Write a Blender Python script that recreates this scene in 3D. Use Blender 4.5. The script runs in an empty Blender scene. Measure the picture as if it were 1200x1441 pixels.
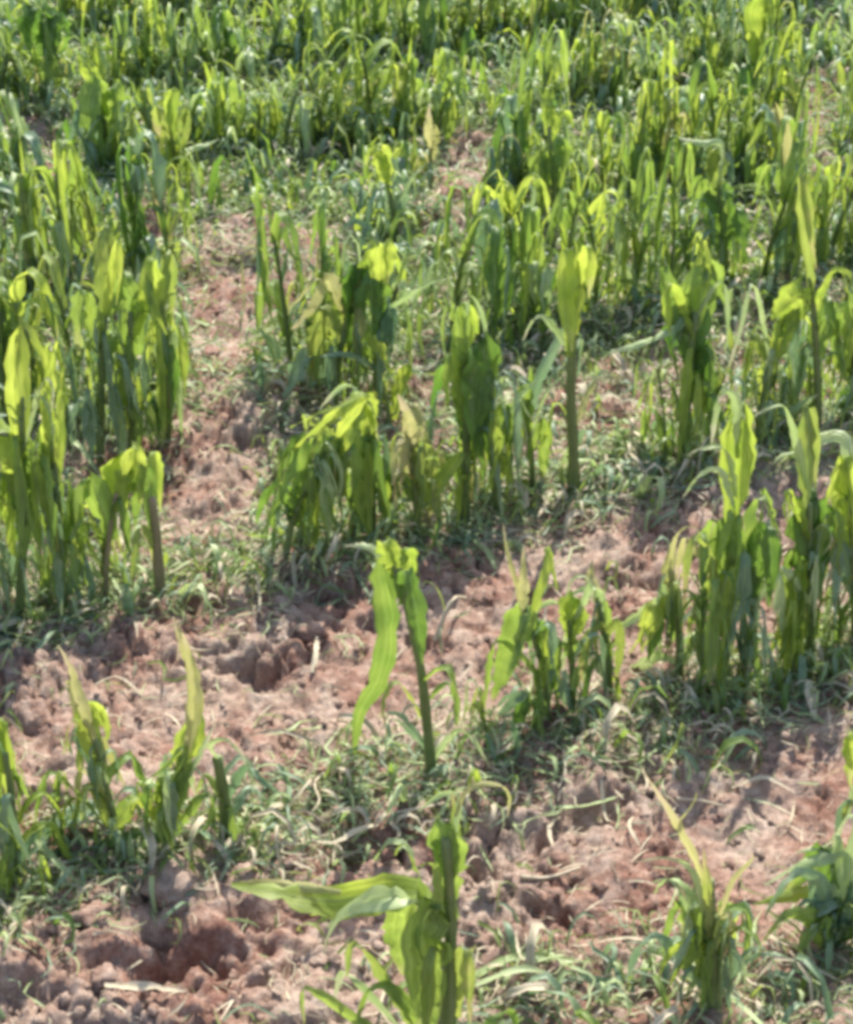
import bpy, math, random
import numpy as np
from mathutils import Vector
random.seed(11)
rng = np.random.default_rng(5)
R = math.radians
scene = bpy.context.scene

# ---------------------------------------------------------------- camera
F, W_, H_ = 2400.0, 1200.0, 1441.0
CAM_H = 2.2
PITCH = math.atan(1520.0 / F)
cam_d = bpy.data.cameras.new('camera')
cam = bpy.data.objects.new('camera', cam_d)
scene.collection.objects.link(cam)
cam.location = (0, 0, CAM_H)
cam.rotation_euler = (math.pi / 2 - PITCH, 0, 0)
cam_d.sensor_fit = 'VERTICAL'
cam_d.sensor_height = 24.0
cam_d.lens = 24.0 * F / H_
cam_d.clip_start = 0.05
cam_d.clip_end = 1500
scene.camera = cam

# ---------------------------------------------------------------- light
SUN_EL, SUN_AZ = R(53), R(14)        # azimuth from +Y towards +X: the sun stands beyond the field
world = bpy.data.worlds.new('World')
scene.world = world
world.use_nodes = True
wn = world.node_tree
bg = wn.nodes['Background']
sky = wn.nodes.new('ShaderNodeTexSky')
sky.sky_type = 'NISHITA'
sky.sun_disc = False
sky.sun_elevation = SUN_EL
sky.sun_rotation = SUN_AZ
sky.dust_density = 2.0
wn.links.new(sky.outputs[0], bg.inputs[0])
bg.inputs[1].default_value = 0.15
sl = bpy.data.lights.new('sun', 'SUN')
sl.energy = 4.1
sl.angle = R(0.5)
sl.color = (1.0, 0.955, 0.88)
so = bpy.data.objects.new('sun', sl)
scene.collection.objects.link(so)
sdir = Vector((math.sin(SUN_AZ) * math.cos(SUN_EL), math.cos(SUN_AZ) * math.cos(SUN_EL), math.sin(SUN_EL)))
so.rotation_euler = sdir.to_track_quat('Z', 'Y').to_euler()
so.location = (0, 3, 6)
scene.view_settings.view_transform = 'Standard'
scene.view_settings.look = 'None'
scene.view_settings.exposure = 1.03
scene.view_settings.gamma = 1.0
scene.view_settings.use_curve_mapping = False
scene.cycles.use_denoising = True
scene.cycles.filter_width = 4.2       # the soft lens of a phone video frame
scene.cycles.max_bounces = 8
scene.cycles.transmission_bounces = 6

# ---------------------------------------------------------------- pixel <-> field
cP, sP = math.cos(PITCH), math.sin(PITCH)


def ray(px, py):
    a, b = (px - W_ / 2) / F, (H_ / 2 - py) / F
    return np.array([a, cP + b * sP, -sP + b * cP])


def ground_at(px, py, z=0.0):
    r = ray(px, py)
    t = (z - CAM_H) / r[2]
    return np.array([r[0] * t, r[1] * t, z])


def on_plane(px, py, Y):
    r = ray(px, py)
    t = Y / r[1]
    return np.array([r[0] * t, Y, CAM_H + r[2] * t])


def project(p):
    x, y, z = p[0], p[1], p[2] - CAM_H
    d = y * cP - z * sP
    v = y * sP + z * cP
    return (W_ / 2 + F * x / d, H_ / 2 - F * v / d, d)


def m_per_px(p):
    return project(p)[2] / F


# rows of the crop: line through (0,1270)-(1200,925) and its parallels
RA, RB = ground_at(0, 1270), ground_at(1200, 925)
RD = (RB - RA)[:2]
RD = RD / np.linalg.norm(RD)
RN = np.array([-RD[1], RD[0]])
OFF_A = float(RA[:2] @ RN)
OFF_C = float(ground_at(0, 888)[:2] @ RN + ground_at(600, 748)[:2] @ RN + ground_at(960, 645)[:2] @ RN) / 3
ROW = OFF_C - OFF_A
print('row spacing', ROW, 'dir', RD)


def row_coord(x, y):
    return (x * RN[0] + y * RN[1] - OFF_A) / ROW       # 0 = row A, 1 = row C, -1 = row B


# ---------------------------------------------------------------- numpy noise
PERM = rng.permutation(4096).astype(np.int64)
GX = np.cos(rng.random(4096) * 6.2832)
GY = np.sin(rng.random(4096) * 6.2832)
RX, RY, RZ = rng.random(4096), rng.random(4096), rng.random(4096)


def hsh(i, j, s=0):
    return PERM[(PERM[(i + s * 57) & 4095] + j) & 4095]


def gnoise(x, y, s=0):
    i, j = np.floor(x).astype(np.int64), np.floor(y).astype(np.int64)
    fx, fy = x - i, y - j
    u, v = fx * fx * (3 - 2 * fx), fy * fy * (3 - 2 * fy)
    th = [6.2832 * RX[hsh(i + a, j + b, s)] for a in (0, 1) for b in (0, 1)]
    g = [np.cos(th[k]) * (fx - a) + np.sin(th[k]) * (fy - b) for k, (a, b) in enumerate(((0, 0), (0, 1), (1, 0), (1, 1)))]
    return 1.5 * ((g[0] * (1 - v) + g[1] * v) * (1 - u) + (g[2] * (1 - v) + g[3] * v) * u)


def fbm(x, y, o=4, s=0):
    r, a = 0, 1
    for k in range(o):
        r = r + a * gnoise(x, y, s + k)
        x, y, a = x * 2.03 + 7.1, y * 2.03 + 3.7, a * .5
    return r


def lumps(x, y, s, fill=.75):
    """rounded lumps on a jittered grid, each with its own size and height: 0..1"""
    i, j = np.floor(x).astype(np.int64), np.floor(y).astype(np.int64)
    best = np.zeros_like(x)
    for a in (-1, 0, 1):
        for b in (-1, 0, 1):
            h = hsh(i + a, j + b, s)
            cx, cy = i + a + RX[h], j + b + RY[h]
            rad = .25 + .55 * RZ[h]
            on = (RZ[(h * 7 + 13) & 4095] < fill)
            el = .6 + .8 * RX[(h * 3 + 5) & 4095]
            dx, dy = (x - cx) * el, (y - cy) / el
            q = 1 - (dx * dx + dy * dy) / (rad * rad)
            best = np.maximum(best, np.where(on & (q > 0), np.sqrt(np.maximum(q, 0)) * rad / .8, 0))
    return best


def cells(x, y, s):
    """clods with a crevice round each: returns (distance to the crevice, the clod's own number)"""
    i, j = np.floor(x).astype(np.int64), np.floor(y).astype(np.int64)
    f1 = np.full(x.shape, 9.0)
    f2 = np.full(x.shape, 9.0)
    own = np.zeros(x.shape)
    for a in (-1, 0, 1):
        for b in (-1, 0, 1):
            h = hsh(i + a, j + b, s)
            d = np.hypot(x - (i + a + RX[h]), y - (j + b + RY[h]))
            own = np.where(d < f1, RZ[h], own)
            f2 = np.minimum(f2, np.maximum(d, f1))
            f1 = np.minimum(f1, d)
    return f2 - f1, own


PITS = [(365, 945, .045, .055), (345, 925, .03, .03), (310, 1350, .06, .05), (375, 1285, .045, .045), (190, 1355, .05, .04), (30, 1400, .05, .04),
        (255, 1335, .045, .04), (870, 820, .04, .03), (915, 815, .03, .04), (460, 835, .028, .04), (720, 1180, .06, .04), (690, 1215, .05, .05),
        (800, 1150, .05, .05), (840, 1130, .04, .04), (650, 1205, .03, .04), (760, 1290, .035, .03), (470, 1190, .05, .03),
        (500, 1185, .04, .03), (655, 200, .05, .07), (600, 490, .06, .05), (600, 530, .05, .06), (215, 300, .06, .05),
        (420, 830, .04, .03), (430, 1020, .03, .03), (300, 860, .04, .03), (230, 870, .04, .03), (850, 530, .04, .04), (1130, 150, .06, .05),
        (920, 680, .05, .03), (370, 330, .05, .03), (350, 380, .05, .03), (60, 905, .05, .03), (1170, 990, .03, .02), (770, 830, .03, .03), (890, 1090, .035, .035), (620, 790, .03, .03)]
PITW = [(ground_at(a, b), r, d) for a, b, r, d in PITS]


def height(x, y):
    x, y = np.asarray(x, float), np.asarray(y, float)
    near = np.clip((9.5 - np.hypot(x, y - 2)) / 3, 0, 1)
    rc = row_coord(x, y)
    z = .014 * np.cos(2 * math.pi * rc) + .028 * fbm(x * 1.6, y * 1.6, 3, 1)
    wx, wy = x + .03 * gnoise(x * 9, y * 9, 21), y + .03 * gnoise(x * 9 + 5, y * 9 + 2, 22)
    rough = np.clip(.75 + .9 * gnoise(x * 2.1 + 4, y * 2.1, 31), .3, 1.3)
    wx, wy = wx + .008 * gnoise(x * 40, y * 40, 23), wy + .008 * gnoise(x * 40 + 5, y * 40 + 2, 24)
    e1, o1 = cells(wx / .085, wy / .062, 2)
    e2, o2 = cells(wx / .036 + 3, wy / .027, 3)
    e3, o3 = cells(wx / .017 + 8, wy / .013, 4)
    pm = np.clip(.50 + 1.9 * gnoise(x * 2.4 + 4, y * 2.4, 33), .08, 1)
    pm2 = np.clip(.55 + 1.7 * gnoise(x * 4 + 1, y * 4, 34), .1, 1)
    z = z + near * (pm * .030 * (.25 + o1) * (1 - np.exp(-e1 / .09)) + pm2 * .020 * (.2 + o2 * 1.2) * (1 - np.exp(-e2 / .11)) + .010 * (.2 + o3) * (1 - np.exp(-e3 / .2))
                    + .015 * fbm(x * 8, y * 9, 6, 11) + .004 * lumps(wx / .02, wy / .016, 6, .2))
    z = z - near * .045 * np.clip(.09 - np.abs(gnoise(wx * 8, wy * 11, 41)), 0, .09) / .09 * np.clip(gnoise(x * 4, y * 4, 42) + .25, 0, 1)
    vx = x + .03 * gnoise(x * 14, y * 14, 61) + .012 * gnoise(x * 40, y * 40, 62)
    vy = y + .03 * gnoise(x * 14, y * 14, 63) + .012 * gnoise(x * 40, y * 40, 64)
    for c, r, d in PITW:
        q = ((vx - c[0]) / (r * 1.5)) ** 2 + ((vy - c[1]) / (r * .8)) ** 2
        q = q * (1 + .9 * gnoise(x * 30, y * 30, 50))
        z = z - .95 * d * np.exp(-np.clip(q, 0, 20) ** 1.6)
    return z - .02


def hz(x, y):
    return float(height(np.array([x]), np.array([y]))[0])


# ---------------------------------------------------------------- materials
def nodes(name):
    m = bpy.data.materials.new(name)
    m.use_nodes = True
    t = m.node_tree
    for n in list(t.nodes):
        t.nodes.remove(n)
    out = t.nodes.new('ShaderNodeOutputMaterial')
    return m, t, out


def N(t, typ, **kw):
    n = t.nodes.new(typ)
    for k, v in kw.items():
        if k.startswith('i_'):
            n.inputs[k[2:].replace('_', ' ')].default_value = v
        else:
            setattr(n, k, v)
    return n


def ramp(t, stops):
    n = t.nodes.new('ShaderNodeValToRGB')
    e = n.color_ramp.elements
    while len(e) < len(stops):
        e.new(.5)
    for k, (p, c) in enumerate(stops):
        e[k].position = p
        e[k].color = (*c, 1) if len(c) == 3 else c
    return n


def mixc(t, fac, a, b, mode='MIX'):
    n = t.nodes.new('ShaderNodeMix')
    n.data_type = 'RGBA'
    n.blend_type = mode
    for s, v in ((0, fac), (6, a), (7, b)):
        if hasattr(v, 'is_linked') or hasattr(v, 'links'):
            t.links.new(v, n.inputs[s])
        else:
            n.inputs[s].default_value = v if s == 0 else (*v, 1)
    return n.outputs[2]


def math_(t, op, a, b=0.0):
    n = t.nodes.new('ShaderNodeMath')
    n.operation = op
    for s, v in ((0, a), (1, b)):
        if hasattr(v, 'links'):
            t.links.new(v, n.inputs[s])
        else:
            n.inputs[s].default_value = v
    return n.outputs[0]


def soil_material():
    m, t, out = nodes('cloddy_red_soil')
    L = t.links.new
    g = N(t, 'ShaderNodeNewGeometry')
    n1 = N(t, 'ShaderNodeTexNoise', i_Scale=3.5, i_Detail=5.0, i_Roughness=.6)
    n2 = N(t, 'ShaderNodeTexNoise', i_Scale=38.0, i_Detail=6.0, i_Roughness=.65)
    n3 = N(t, 'ShaderNodeTexNoise', i_Scale=160.0, i_Detail=4.0, i_Roughness=.7)
    n4 = N(t, 'ShaderNodeTexNoise', i_Scale=11.0, i_Detail=4.0, i_Roughness=.6)
    for n in (n1, n2, n3, n4):
        L(g.outputs['Position'], n.inputs['Vector'])
    r1 = ramp(t, [(.36, (.14, .070, .050)), (.50, (.27, .175, .128)), (.64, (.47, .37, .295))])
    L(n2.outputs[0], r1.inputs[0])
    r2 = ramp(t, [(.42, (.26, .130, .094)), (.58, (.42, .33, .26))])
    L(n1.outputs[0], r2.inputs[0])
    c = mixc(t, .5, r1.outputs[0], r2.outputs[0])
    r3 = ramp(t, [(.54, (0, 0, 0)), (.66, (1, 1, 1))])
    L(n4.outputs[0], r3.inputs[0])
    c = mixc(t, math_(t, 'MULTIPLY', r3.outputs[0], .55), c, (.45, .37, .30))
    r5 = ramp(t, [(.28, (1, 1, 1)), (.42, (0, 0, 0))])
    L(n4.outputs[0], r5.inputs[0])
    c = mixc(t, math_(t, 'MULTIPLY', r5.outputs[0], .6), c, (.20, .10, .078))
    r4 = ramp(t, [(.35, (.72, .70, .68)), (.68, (1.2, 1.2, 1.2))])
    L(n3.outputs[0], r4.inputs[0])
    c = mixc(t, .8, c, r4.outputs[0], 'MULTIPLY')
    b = N(t, 'ShaderNodeBsdfPrincipled', i_Roughness=.95)
    b.inputs['Specular IOR Level'].default_value = .15
    L(c, b.inputs['Base Color'])
    bp = N(t, 'ShaderNodeBump', i_Strength=.8, i_Distance=.006)
    hs = math_(t, 'ADD', n3.outputs[0], math_(t, 'MULTIPLY', n2.outputs[0], 1.6))
    L(hs, bp.inputs['Height'])
    L(bp.outputs[0], b.inputs['Normal'])
    L(b.outputs[0], out.inputs[0])
    return m


def leaf_material(name, refl, refl2, trans, trans2, tip, tip_at=.8, tf=.5, rough=.42, vein=1.25, wilt=.12):
    """blade: UV u across, v along; parallel veins, paler midrib, dry tip, blotches, a different tone on every leaf"""
    m, t, out = nodes(name)
    L = t.links.new
    uv = N(t, 'ShaderNodeUVMap')
    sep = N(t, 'ShaderNodeSeparateXYZ')
    L(uv.outputs[0], sep.inputs[0])
    oi = N(t, 'ShaderNodeObjectInfo')
    g = N(t, 'ShaderNodeTexCoord')
    no = N(t, 'ShaderNodeTexNoise', i_Scale=22.0, i_Detail=4.0)
    L(g.outputs['Object'], no.inputs['Vector'])
    v3 = N(t, 'ShaderNodeCombineXYZ')
    L(math_(t, 'MULTIPLY', sep.outputs[0], 26.0), v3.inputs[0])
    L(math_(t, 'MULTIPLY', sep.outputs[1], 1.5), v3.inputs[1])
    L(math_(t, 'MULTIPLY', oi.outputs['Random'], 30.0), v3.inputs[2])
    nv = N(t, 'ShaderNodeTexNoise', i_Scale=1.0, i_Detail=2.0)
    L(v3.outputs[0], nv.inputs['Vector'])
    # tone selector: per leaf + blotches
    tone = math_(t, 'ADD', math_(t, 'MULTIPLY', oi.outputs['Random'], .65), math_(t, 'MULTIPLY', math_(t, 'SUBTRACT', no.outputs[0], .38), 2.2))
    tone = math_(t, 'MINIMUM', math_(t, 'MAXIMUM', tone, 0.0), 1.0)
    rc = mixc(t, tone, refl, refl2)
    tc = mixc(t, tone, trans, trans2)
    vr = ramp(t, [(.35, (.68, .72, .62)), (.65, (vein, vein, vein))])
    L(nv.outputs[0], vr.inputs[0])
    rc = mixc(t, .8, rc, vr.outputs[0], 'MULTIPLY')
    tc = mixc(t, .8, tc, vr.outputs[0], 'MULTIPLY')
    # midrib
    d = math_(t, 'ABSOLUTE', math_(t, 'SUBTRACT', sep.outputs[0], .5))
    mr = math_(t, 'LESS_THAN', d, .055)
    rc = mixc(t, math_(t, 'MULTIPLY', mr, .55), rc, (.30, .38, .17))
    # dry tip and edges
    tt = math_(t, 'ADD', math_(t, 'ADD', sep.outputs[1], math_(t, 'MULTIPLY', math_(t, 'SUBTRACT', no.outputs[0], .5), .7)), math_(t, 'MULTIPLY', math_(t, 'SUBTRACT', oi.outputs['Random'], .5), .25))
    tt = math_(t, 'MULTIPLY', math_(t, 'SUBTRACT', tt, tip_at), 5.0)
    tt = math_(t, 'MINIMUM', math_(t, 'MAXIMUM', tt, 0.0), .9)
    rc = mixc(t, tt, rc, tip)
    tc = mixc(t, tt, tc, tuple(min(1, 1.25 * c) for c in tip))
    b = N(t, 'ShaderNodeBsdfPrincipled', i_Roughness=rough)
    b.inputs['Specular IOR Level'].default_value = .45
    L(rc, b.inputs['Base Color'])
    tr = N(t, 'ShaderNodeBsdfTranslucent')
    L(tc, tr.inputs[0])
    bp = N(t, 'ShaderNodeBump', i_Strength=.35, i_Distance=.002)
    L(math_(t, 'ADD', nv.outputs[0], no.outputs[0]), bp.inputs['Height'])
    L(bp.outputs[0], b.inputs['Normal'])
    L(bp.outputs[0], tr.inputs['Normal'])
    mx = N(t, 'ShaderNodeMixShader')
    mx.inputs[0].default_value = tf
    L(b.outputs[0], mx.inputs[1])
    L(tr.outputs[0], mx.inputs[2])
    L(mx.outputs[0], out.inputs[0])
    return m


M = {
    'soil': soil_material(),
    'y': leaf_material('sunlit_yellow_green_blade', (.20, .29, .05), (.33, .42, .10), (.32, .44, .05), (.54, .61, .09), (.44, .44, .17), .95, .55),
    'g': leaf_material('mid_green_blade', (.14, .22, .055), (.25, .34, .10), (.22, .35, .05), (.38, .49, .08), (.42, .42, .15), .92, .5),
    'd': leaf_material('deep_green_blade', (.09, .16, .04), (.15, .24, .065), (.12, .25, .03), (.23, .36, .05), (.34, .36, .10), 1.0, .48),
    'o': leaf_material('olive_wilted_blade', (.17, .23, .07), (.27, .30, .10), (.32, .42, .07), (.44, .50, .09), (.42, .36, .15), .8, .45, .55),
    'b': leaf_material('blue_green_limp_blade', (.15, .23, .14), (.30, .38, .25), (.17, .30, .12), (.28, .40, .18), (.34, .36, .20), .95, .35, .38),
    'p': leaf_material('straw_yellow_blade', (.33, .32, .12), (.42, .38, .18), (.46, .46, .13), (.54, .50, .20), (.46, .38, .22), .8, .45, .6),
    'w': leaf_material('whitish_green_blade', (.36, .45, .20), (.46, .52, .28), (.40, .55, .16), (.50, .60, .24), (.52, .50, .30), .8, .35, .38),  # whitish green, the palest of the blade tones, same on both faces
}
M['stalk'] = leaf_material('green_stalk', (.12, .17, .05), (.19, .22, .08), (.12, .2, .04), (.2, .25, .06), (.30, .25, .13), 1.2, .12, .45)
M['stub'] = leaf_material('browned_stalk', (.20, .17, .09), (.25, .20, .11), (.12, .1, .04), (.2, .15, .06), (.30, .22, .13), .8, .08, .6)
M['straw'] = leaf_material('dry_straw', (.46, .38, .27), (.60, .50, .37), (.4, .3, .2), (.5, .4, .3), (.5, .42, .32), 1.1, .15, .7)
M['brown'] = leaf_material('brown_dead_stalk', (.12, .085, .06), (.2, .14, .10), (.1, .06, .03), (.12, .08, .05), (.2, .15, .1), 1.1, .05, .8)

# ---------------------------------------------------------------- mesh helpers
col = scene.collection


class MB:
    def __init__(self):
        self.v, self.f, self.uv, self.mi = [], [], [], []

    def grid(self, P, UV, mi=0, closed=False):
        """P: n x k points"""
        n, k = len(P), len(P[0])
        b = len(self.v)
        for r in P:
            self.v.extend([tuple(q) for q in r])
        for i in range(n - 1):
            for j in range(k - 1 + (1 if closed else 0)):
                j2 = (j + 1) % k
                self.f.append((b + i * k + j, b + i * k + j2, b + (i + 1) * k + j2, b + (i + 1) * k + j))
                u2 = UV[i][j + 1] if j + 1 < len(UV[i]) else UV[i][j]
                u3 = UV[i + 1][j + 1] if j + 1 < len(UV[i + 1]) else UV[i + 1][j]
                self.uv.extend([UV[i][j], u2, u3, UV[i + 1][j]])
                self.mi.append(mi)
        return b

    def mesh(self, name, mats, weld=False):
        me = bpy.data.meshes.new(name)
        me.from_pydata(self.v, [], self.f)
        uvl = me.uv_layers.new(name='UVMap')
        uvl.data.foreach_set('uv', np.array(self.uv, np.float32).ravel())
        for m in mats:
            me.materials.append(m)
        me.polygons.foreach_set('material_index', np.array(self.mi, np.int32))
        me.polygons.foreach_set('use_smooth', np.ones(len(self.f), bool))
        if weld:
            import bmesh
            bm = bmesh.new()
            bm.from_mesh(me)
            bmesh.ops.remove_doubles(bm, verts=bm.verts, dist=1e-5)
            bm.to_mesh(me)
            bm.free()
        me.update()
        return me


def smooth_path(pts, n):
    """Catmull-Rom through pts, resampled evenly into n points"""
    P = np.array(pts, float)
    if len(P) == 2:
        P = np.array([P[0], (P[0] + P[1]) / 2, P[1]])
    Q = np.vstack([2 * P[0] - P[1], P, 2 * P[-1] - P[-2]])
    out = []
    for i in range(1, len(Q) - 2):
        for s in np.linspace(0, 1, 10, endpoint=False):
            a, b, c, d = Q[i - 1], Q[i], Q[i + 1], Q[i + 2]
            out.append(.5 * (2 * b + (c - a) * s + (2 * a - 5 * b + 4 * c - d) * s * s + (3 * b - a - 3 * c + d) * s ** 3))
    out.append(P[-1])
    out = np.array(out)
    L = np.concatenate([[0], np.cumsum(np.linalg.norm(np.diff(out, axis=0), axis=1))])
    s = np.linspace(0, L[-1], n)
    return np.stack([np.interp(s, L, out[:, k]) for k in range(3)], 1), L[-1]


def ribbon(mb, pts, width, lat, rnd, n=16, fold=.25, twist=0.0, tear=0, tear_at=.5, start=.55, ragged=.10, tip=.1, mi=0, wave=.12):
    """a leaf blade along pts; lat = the sideways direction it keeps where it can; tear = number of strips it splits into"""
    P, length = smooth_path(pts, n)
    T = np.gradient(P, axis=0)
    T /= np.linalg.norm(T, axis=1)[:, None] + 1e-9
    lat = np.array(lat, float)
    lat /= np.linalg.norm(lat)
    prevB = None
    Bs, Ns = [], []
    for i in range(n):
        B = lat - (lat @ T[i]) * T[i]
        nb = np.linalg.norm(B)
        B = B / nb if nb > .05 else (prevB if prevB is not None else np.array([0, 1., 0]))
        if prevB is not None:
            B = B * .6 + prevB * .4
            B -= (B @ T[i]) * T[i]
            B /= np.linalg.norm(B) + 1e-9
        prevB = B
        Nn = np.cross(T[i], B)
        a = twist * i / (n - 1)
        Bs.append(B * math.cos(a) + Nn * math.sin(a))
        Ns.append(Nn * math.cos(a) - B * math.sin(a))
    t = np.linspace(0, 1, n)
    w = width * np.minimum(1, start + (1 - start) * (t / .3)) * (1 - (1 - tip) * np.clip((t - .45) / .55, 0, 1) ** 1.7)
    cv = np.zeros(n)
    for i in range(1, n - 1):
        cv[i] = math.acos(max(-1, min(1, float(T[i - 1] @ T[i + 1]))))
    cv = np.convolve(cv, [.25, .5, .25], 'same')
    w = w * (1 - .45 * np.clip(cv / .9, 0, 1))
    ph = rnd.random() * 6
    cr = [[rnd.gauss(0, .075) for _ in range(5)] for _ in range(n)]
    edge = [1 + ragged * (rnd.random() - .5) * 2 for _ in range(2 * n)]
    for i in range(n):
        if rnd.random() < ragged * .7:
            edge[i] *= .55
        if rnd.random() < ragged * .7:
            edge[n + i] *= .55
    strips = max(1, tear)
    cuts = [0.0] + sorted(rnd.uniform(.2, .8) for _ in range(strips - 1)) + [1.0]
    if strips == 2:
        cuts[1] = rnd.uniform(.35, .65)
    ncol = 5 if strips == 1 else 3
    for s in range(strips):
        u0, u1 = cuts[s], cuts[s + 1]
        sgn = rnd.uniform(-1, 1)
        out = rnd.uniform(-1, 1)
        cutend = 1.0 if strips == 1 else rnd.uniform(.7, 1.0)
        rows, uvs = [], []
        for i in range(n):
            k = max(0, (t[i] - tear_at)) / max(1e-3, 1 - tear_at) if strips > 1 else 0
            if t[i] > cutend + 1e-6:
                break
            row, uvr = [], []
            gap = .10 * k
            for c in range(ncol):
                uu = u0 + (u1 - u0) * c / (ncol - 1)
                ue = uu + (gap if c == 0 and s > 0 else 0) - (gap if c == ncol - 1 and s < strips - 1 else 0)
                q = ue - .5
                e = edge[i] if q < 0 else edge[n + i]
                taper = 1
                if strips > 1 and k > 0:
                    kk = max(0, (t[i] - tear_at) / max(1e-3, cutend - tear_at))
                    mid = (u0 + u1) / 2 - .5
                    q = mid + (q - mid) * (1 - .75 * kk ** 2)
                p = P[i] + Bs[i] * w[i] * q * e
                p = p + Ns[i] * w[i] * (fold * (abs(q) * 2 - .5) + wave * math.sin(t[i] * 9 + ph + (3 if q > 0 else 0)) * abs(q) * 2 + cr[i][min(4, int(uu * 4.99))])
                p = p + (Ns[i] * sgn * .30 + Bs[i] * out * .35) * length * (k ** 1.5) * .5
                row.append(p)
                uvr.append((uu, t[i]))
            rows.append(row)
            uvs.append(uvr)
        if len(rows) > 1:
            mb.grid(rows, uvs, mi)


def tube(mb, pts, r0, r1, n=8, k=7, mi=0, rnd=random, cap=True):
    P, L = smooth_path(pts, n)
    T = np.gradient(P, axis=0)
    T /= np.linalg.norm(T, axis=1)[:, None] + 1e-9
    rows, uvs = [], []
    for i in range(n):
        a = np.cross(T[i], [0, 1, 0.1])
        a /= np.linalg.norm(a) + 1e-9
        b = np.cross(T[i], a)
        r = (r0 + (r1 - r0) * i / (n - 1)) * (1 + .10 * math.sin(i * 2.3))
        rows.append([P[i] + r * (math.cos(6.2832 * j / k) * a + .8 * math.sin(6.2832 * j / k) * b) for j in range(k)])
        uvs.append([(j / k, i / (n - 1)) for j in range(k + 1)])
    mb.grid(rows, uvs, mi, closed=True)
    if cap:
        b = len(mb.v)
        mb.v.append(tuple(P[-1] + T[-1] * r1 * .8))
        base = b - k
        for j in range(k):
            mb.f.append((base + j, base + (j + 1) % k, b))
            mb.uv.extend([(j / k, 1), ((j + 1) / k, 1), (.5, 1)])
            mb.mi.append(mi)


def link(name, me, parent=None):
    o = bpy.data.objects.new(name, me)
    col.objects.link(o)
    if parent is not None:
        o.parent = parent
    return o


def tag(o, label=None, cat=None, group=None, kind=None):
    for k, v in (('label', label), ('category', cat), ('group', group), ('kind', kind)):
        if v:
            o[k] = v
    return o


# ---------------------------------------------------------------- ground
def build_ground():
    xs = [0.0]
    while xs[-1] < 400:
        a = xs[-1]
        st = .0062 if a < 1.9 else min(.0062 * (1 + (a - 1.9) * 6), a * .25 + .02)
        xs.append(a + st)
    xs = np.array([-q for q in xs[:0:-1]] + xs)
    ys = [0.9]
    while ys[-1] < 700:
        a = ys[-1]
        st = .0042 * a / 1.5 if a < 7.2 else min(.02 * (1 + (a - 7.2) * 5), a * .25)
        ys.append(a + max(st, .0050))
    lo = [0.9]
    while lo[-1] > -300:
        lo.append(lo[-1] - min(.02 + (0.9 - lo[-1]) * .3, 60))
    ys = np.array(lo[:0:-1] + ys)
    X, Y = np.meshgrid(xs, ys)
    Z = height(X.ravel(), Y.ravel())
    n, k = len(ys), len(xs)
    co = np.stack([X.ravel(), Y.ravel(), Z], 1).astype(np.float32)
    idx = np.arange(n * k).reshape(n, k)
    q = np.stack([idx[:-1, :-1], idx[:-1, 1:], idx[1:, 1:], idx[1:, :-1]], -1).reshape(-1, 4)
    me = bpy.data.meshes.new('ground')
    me.vertices.add(len(co))
    me.vertices.foreach_set('co', co.ravel())
    me.loops.add(q.size)
    me.loops.foreach_set('vertex_index', q.ravel().astype(np.int32))
    me.polygons.add(len(q))
    me.polygons.foreach_set('loop_start', np.arange(0, q.size, 4, dtype=np.int32))
    me.polygons.foreach_set('loop_total', np.full(len(q), 4, np.int32))
    me.polygons.foreach_set('use_smooth', np.ones(len(q), bool))
    me.update(calc_edges=True)
    me.materials.append(M['soil'])
    print('ground verts', len(co))
    return tag(link('ground', me), kind='structure')


build_ground()

# bare soil seen in the photograph (outlines projected on the field)
BARE = [[(245, 340), (330, 305), (500, 318), (500, 350), (455, 400), (400, 470), (350, 560), (380, 640), (340, 760), (235, 760), (240, 640), (260, 560)],
        [(170, 260), (250, 290), (260, 370), (190, 370)],
        [(620, 175), (710, 175), (700, 260), (670, 345), (585, 345), (600, 270)],
        [(1100, 110), (1180, 100), (1165, 320), (1118, 320)],
        [(0, 165), (60, 170), (125, 235), (110, 290), (50, 270), (0, 240)],
        [(575, 470), (625, 470), (625, 560), (575, 560)]]


def inside(poly, x, y):
    r, j = False, len(poly) - 1
    for i in range(len(poly)):
        (a, b), (c, d) = poly[i], poly[j]
        if (b > y) != (d > y) and x < (c - a) * (y - b) / (d - b) + a:
            r = not r
        j = i
    return r


def bare(x, y):
    p = project((x, y, 0))
    return any(inside(q, p[0], p[1]) for q in BARE)


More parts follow.
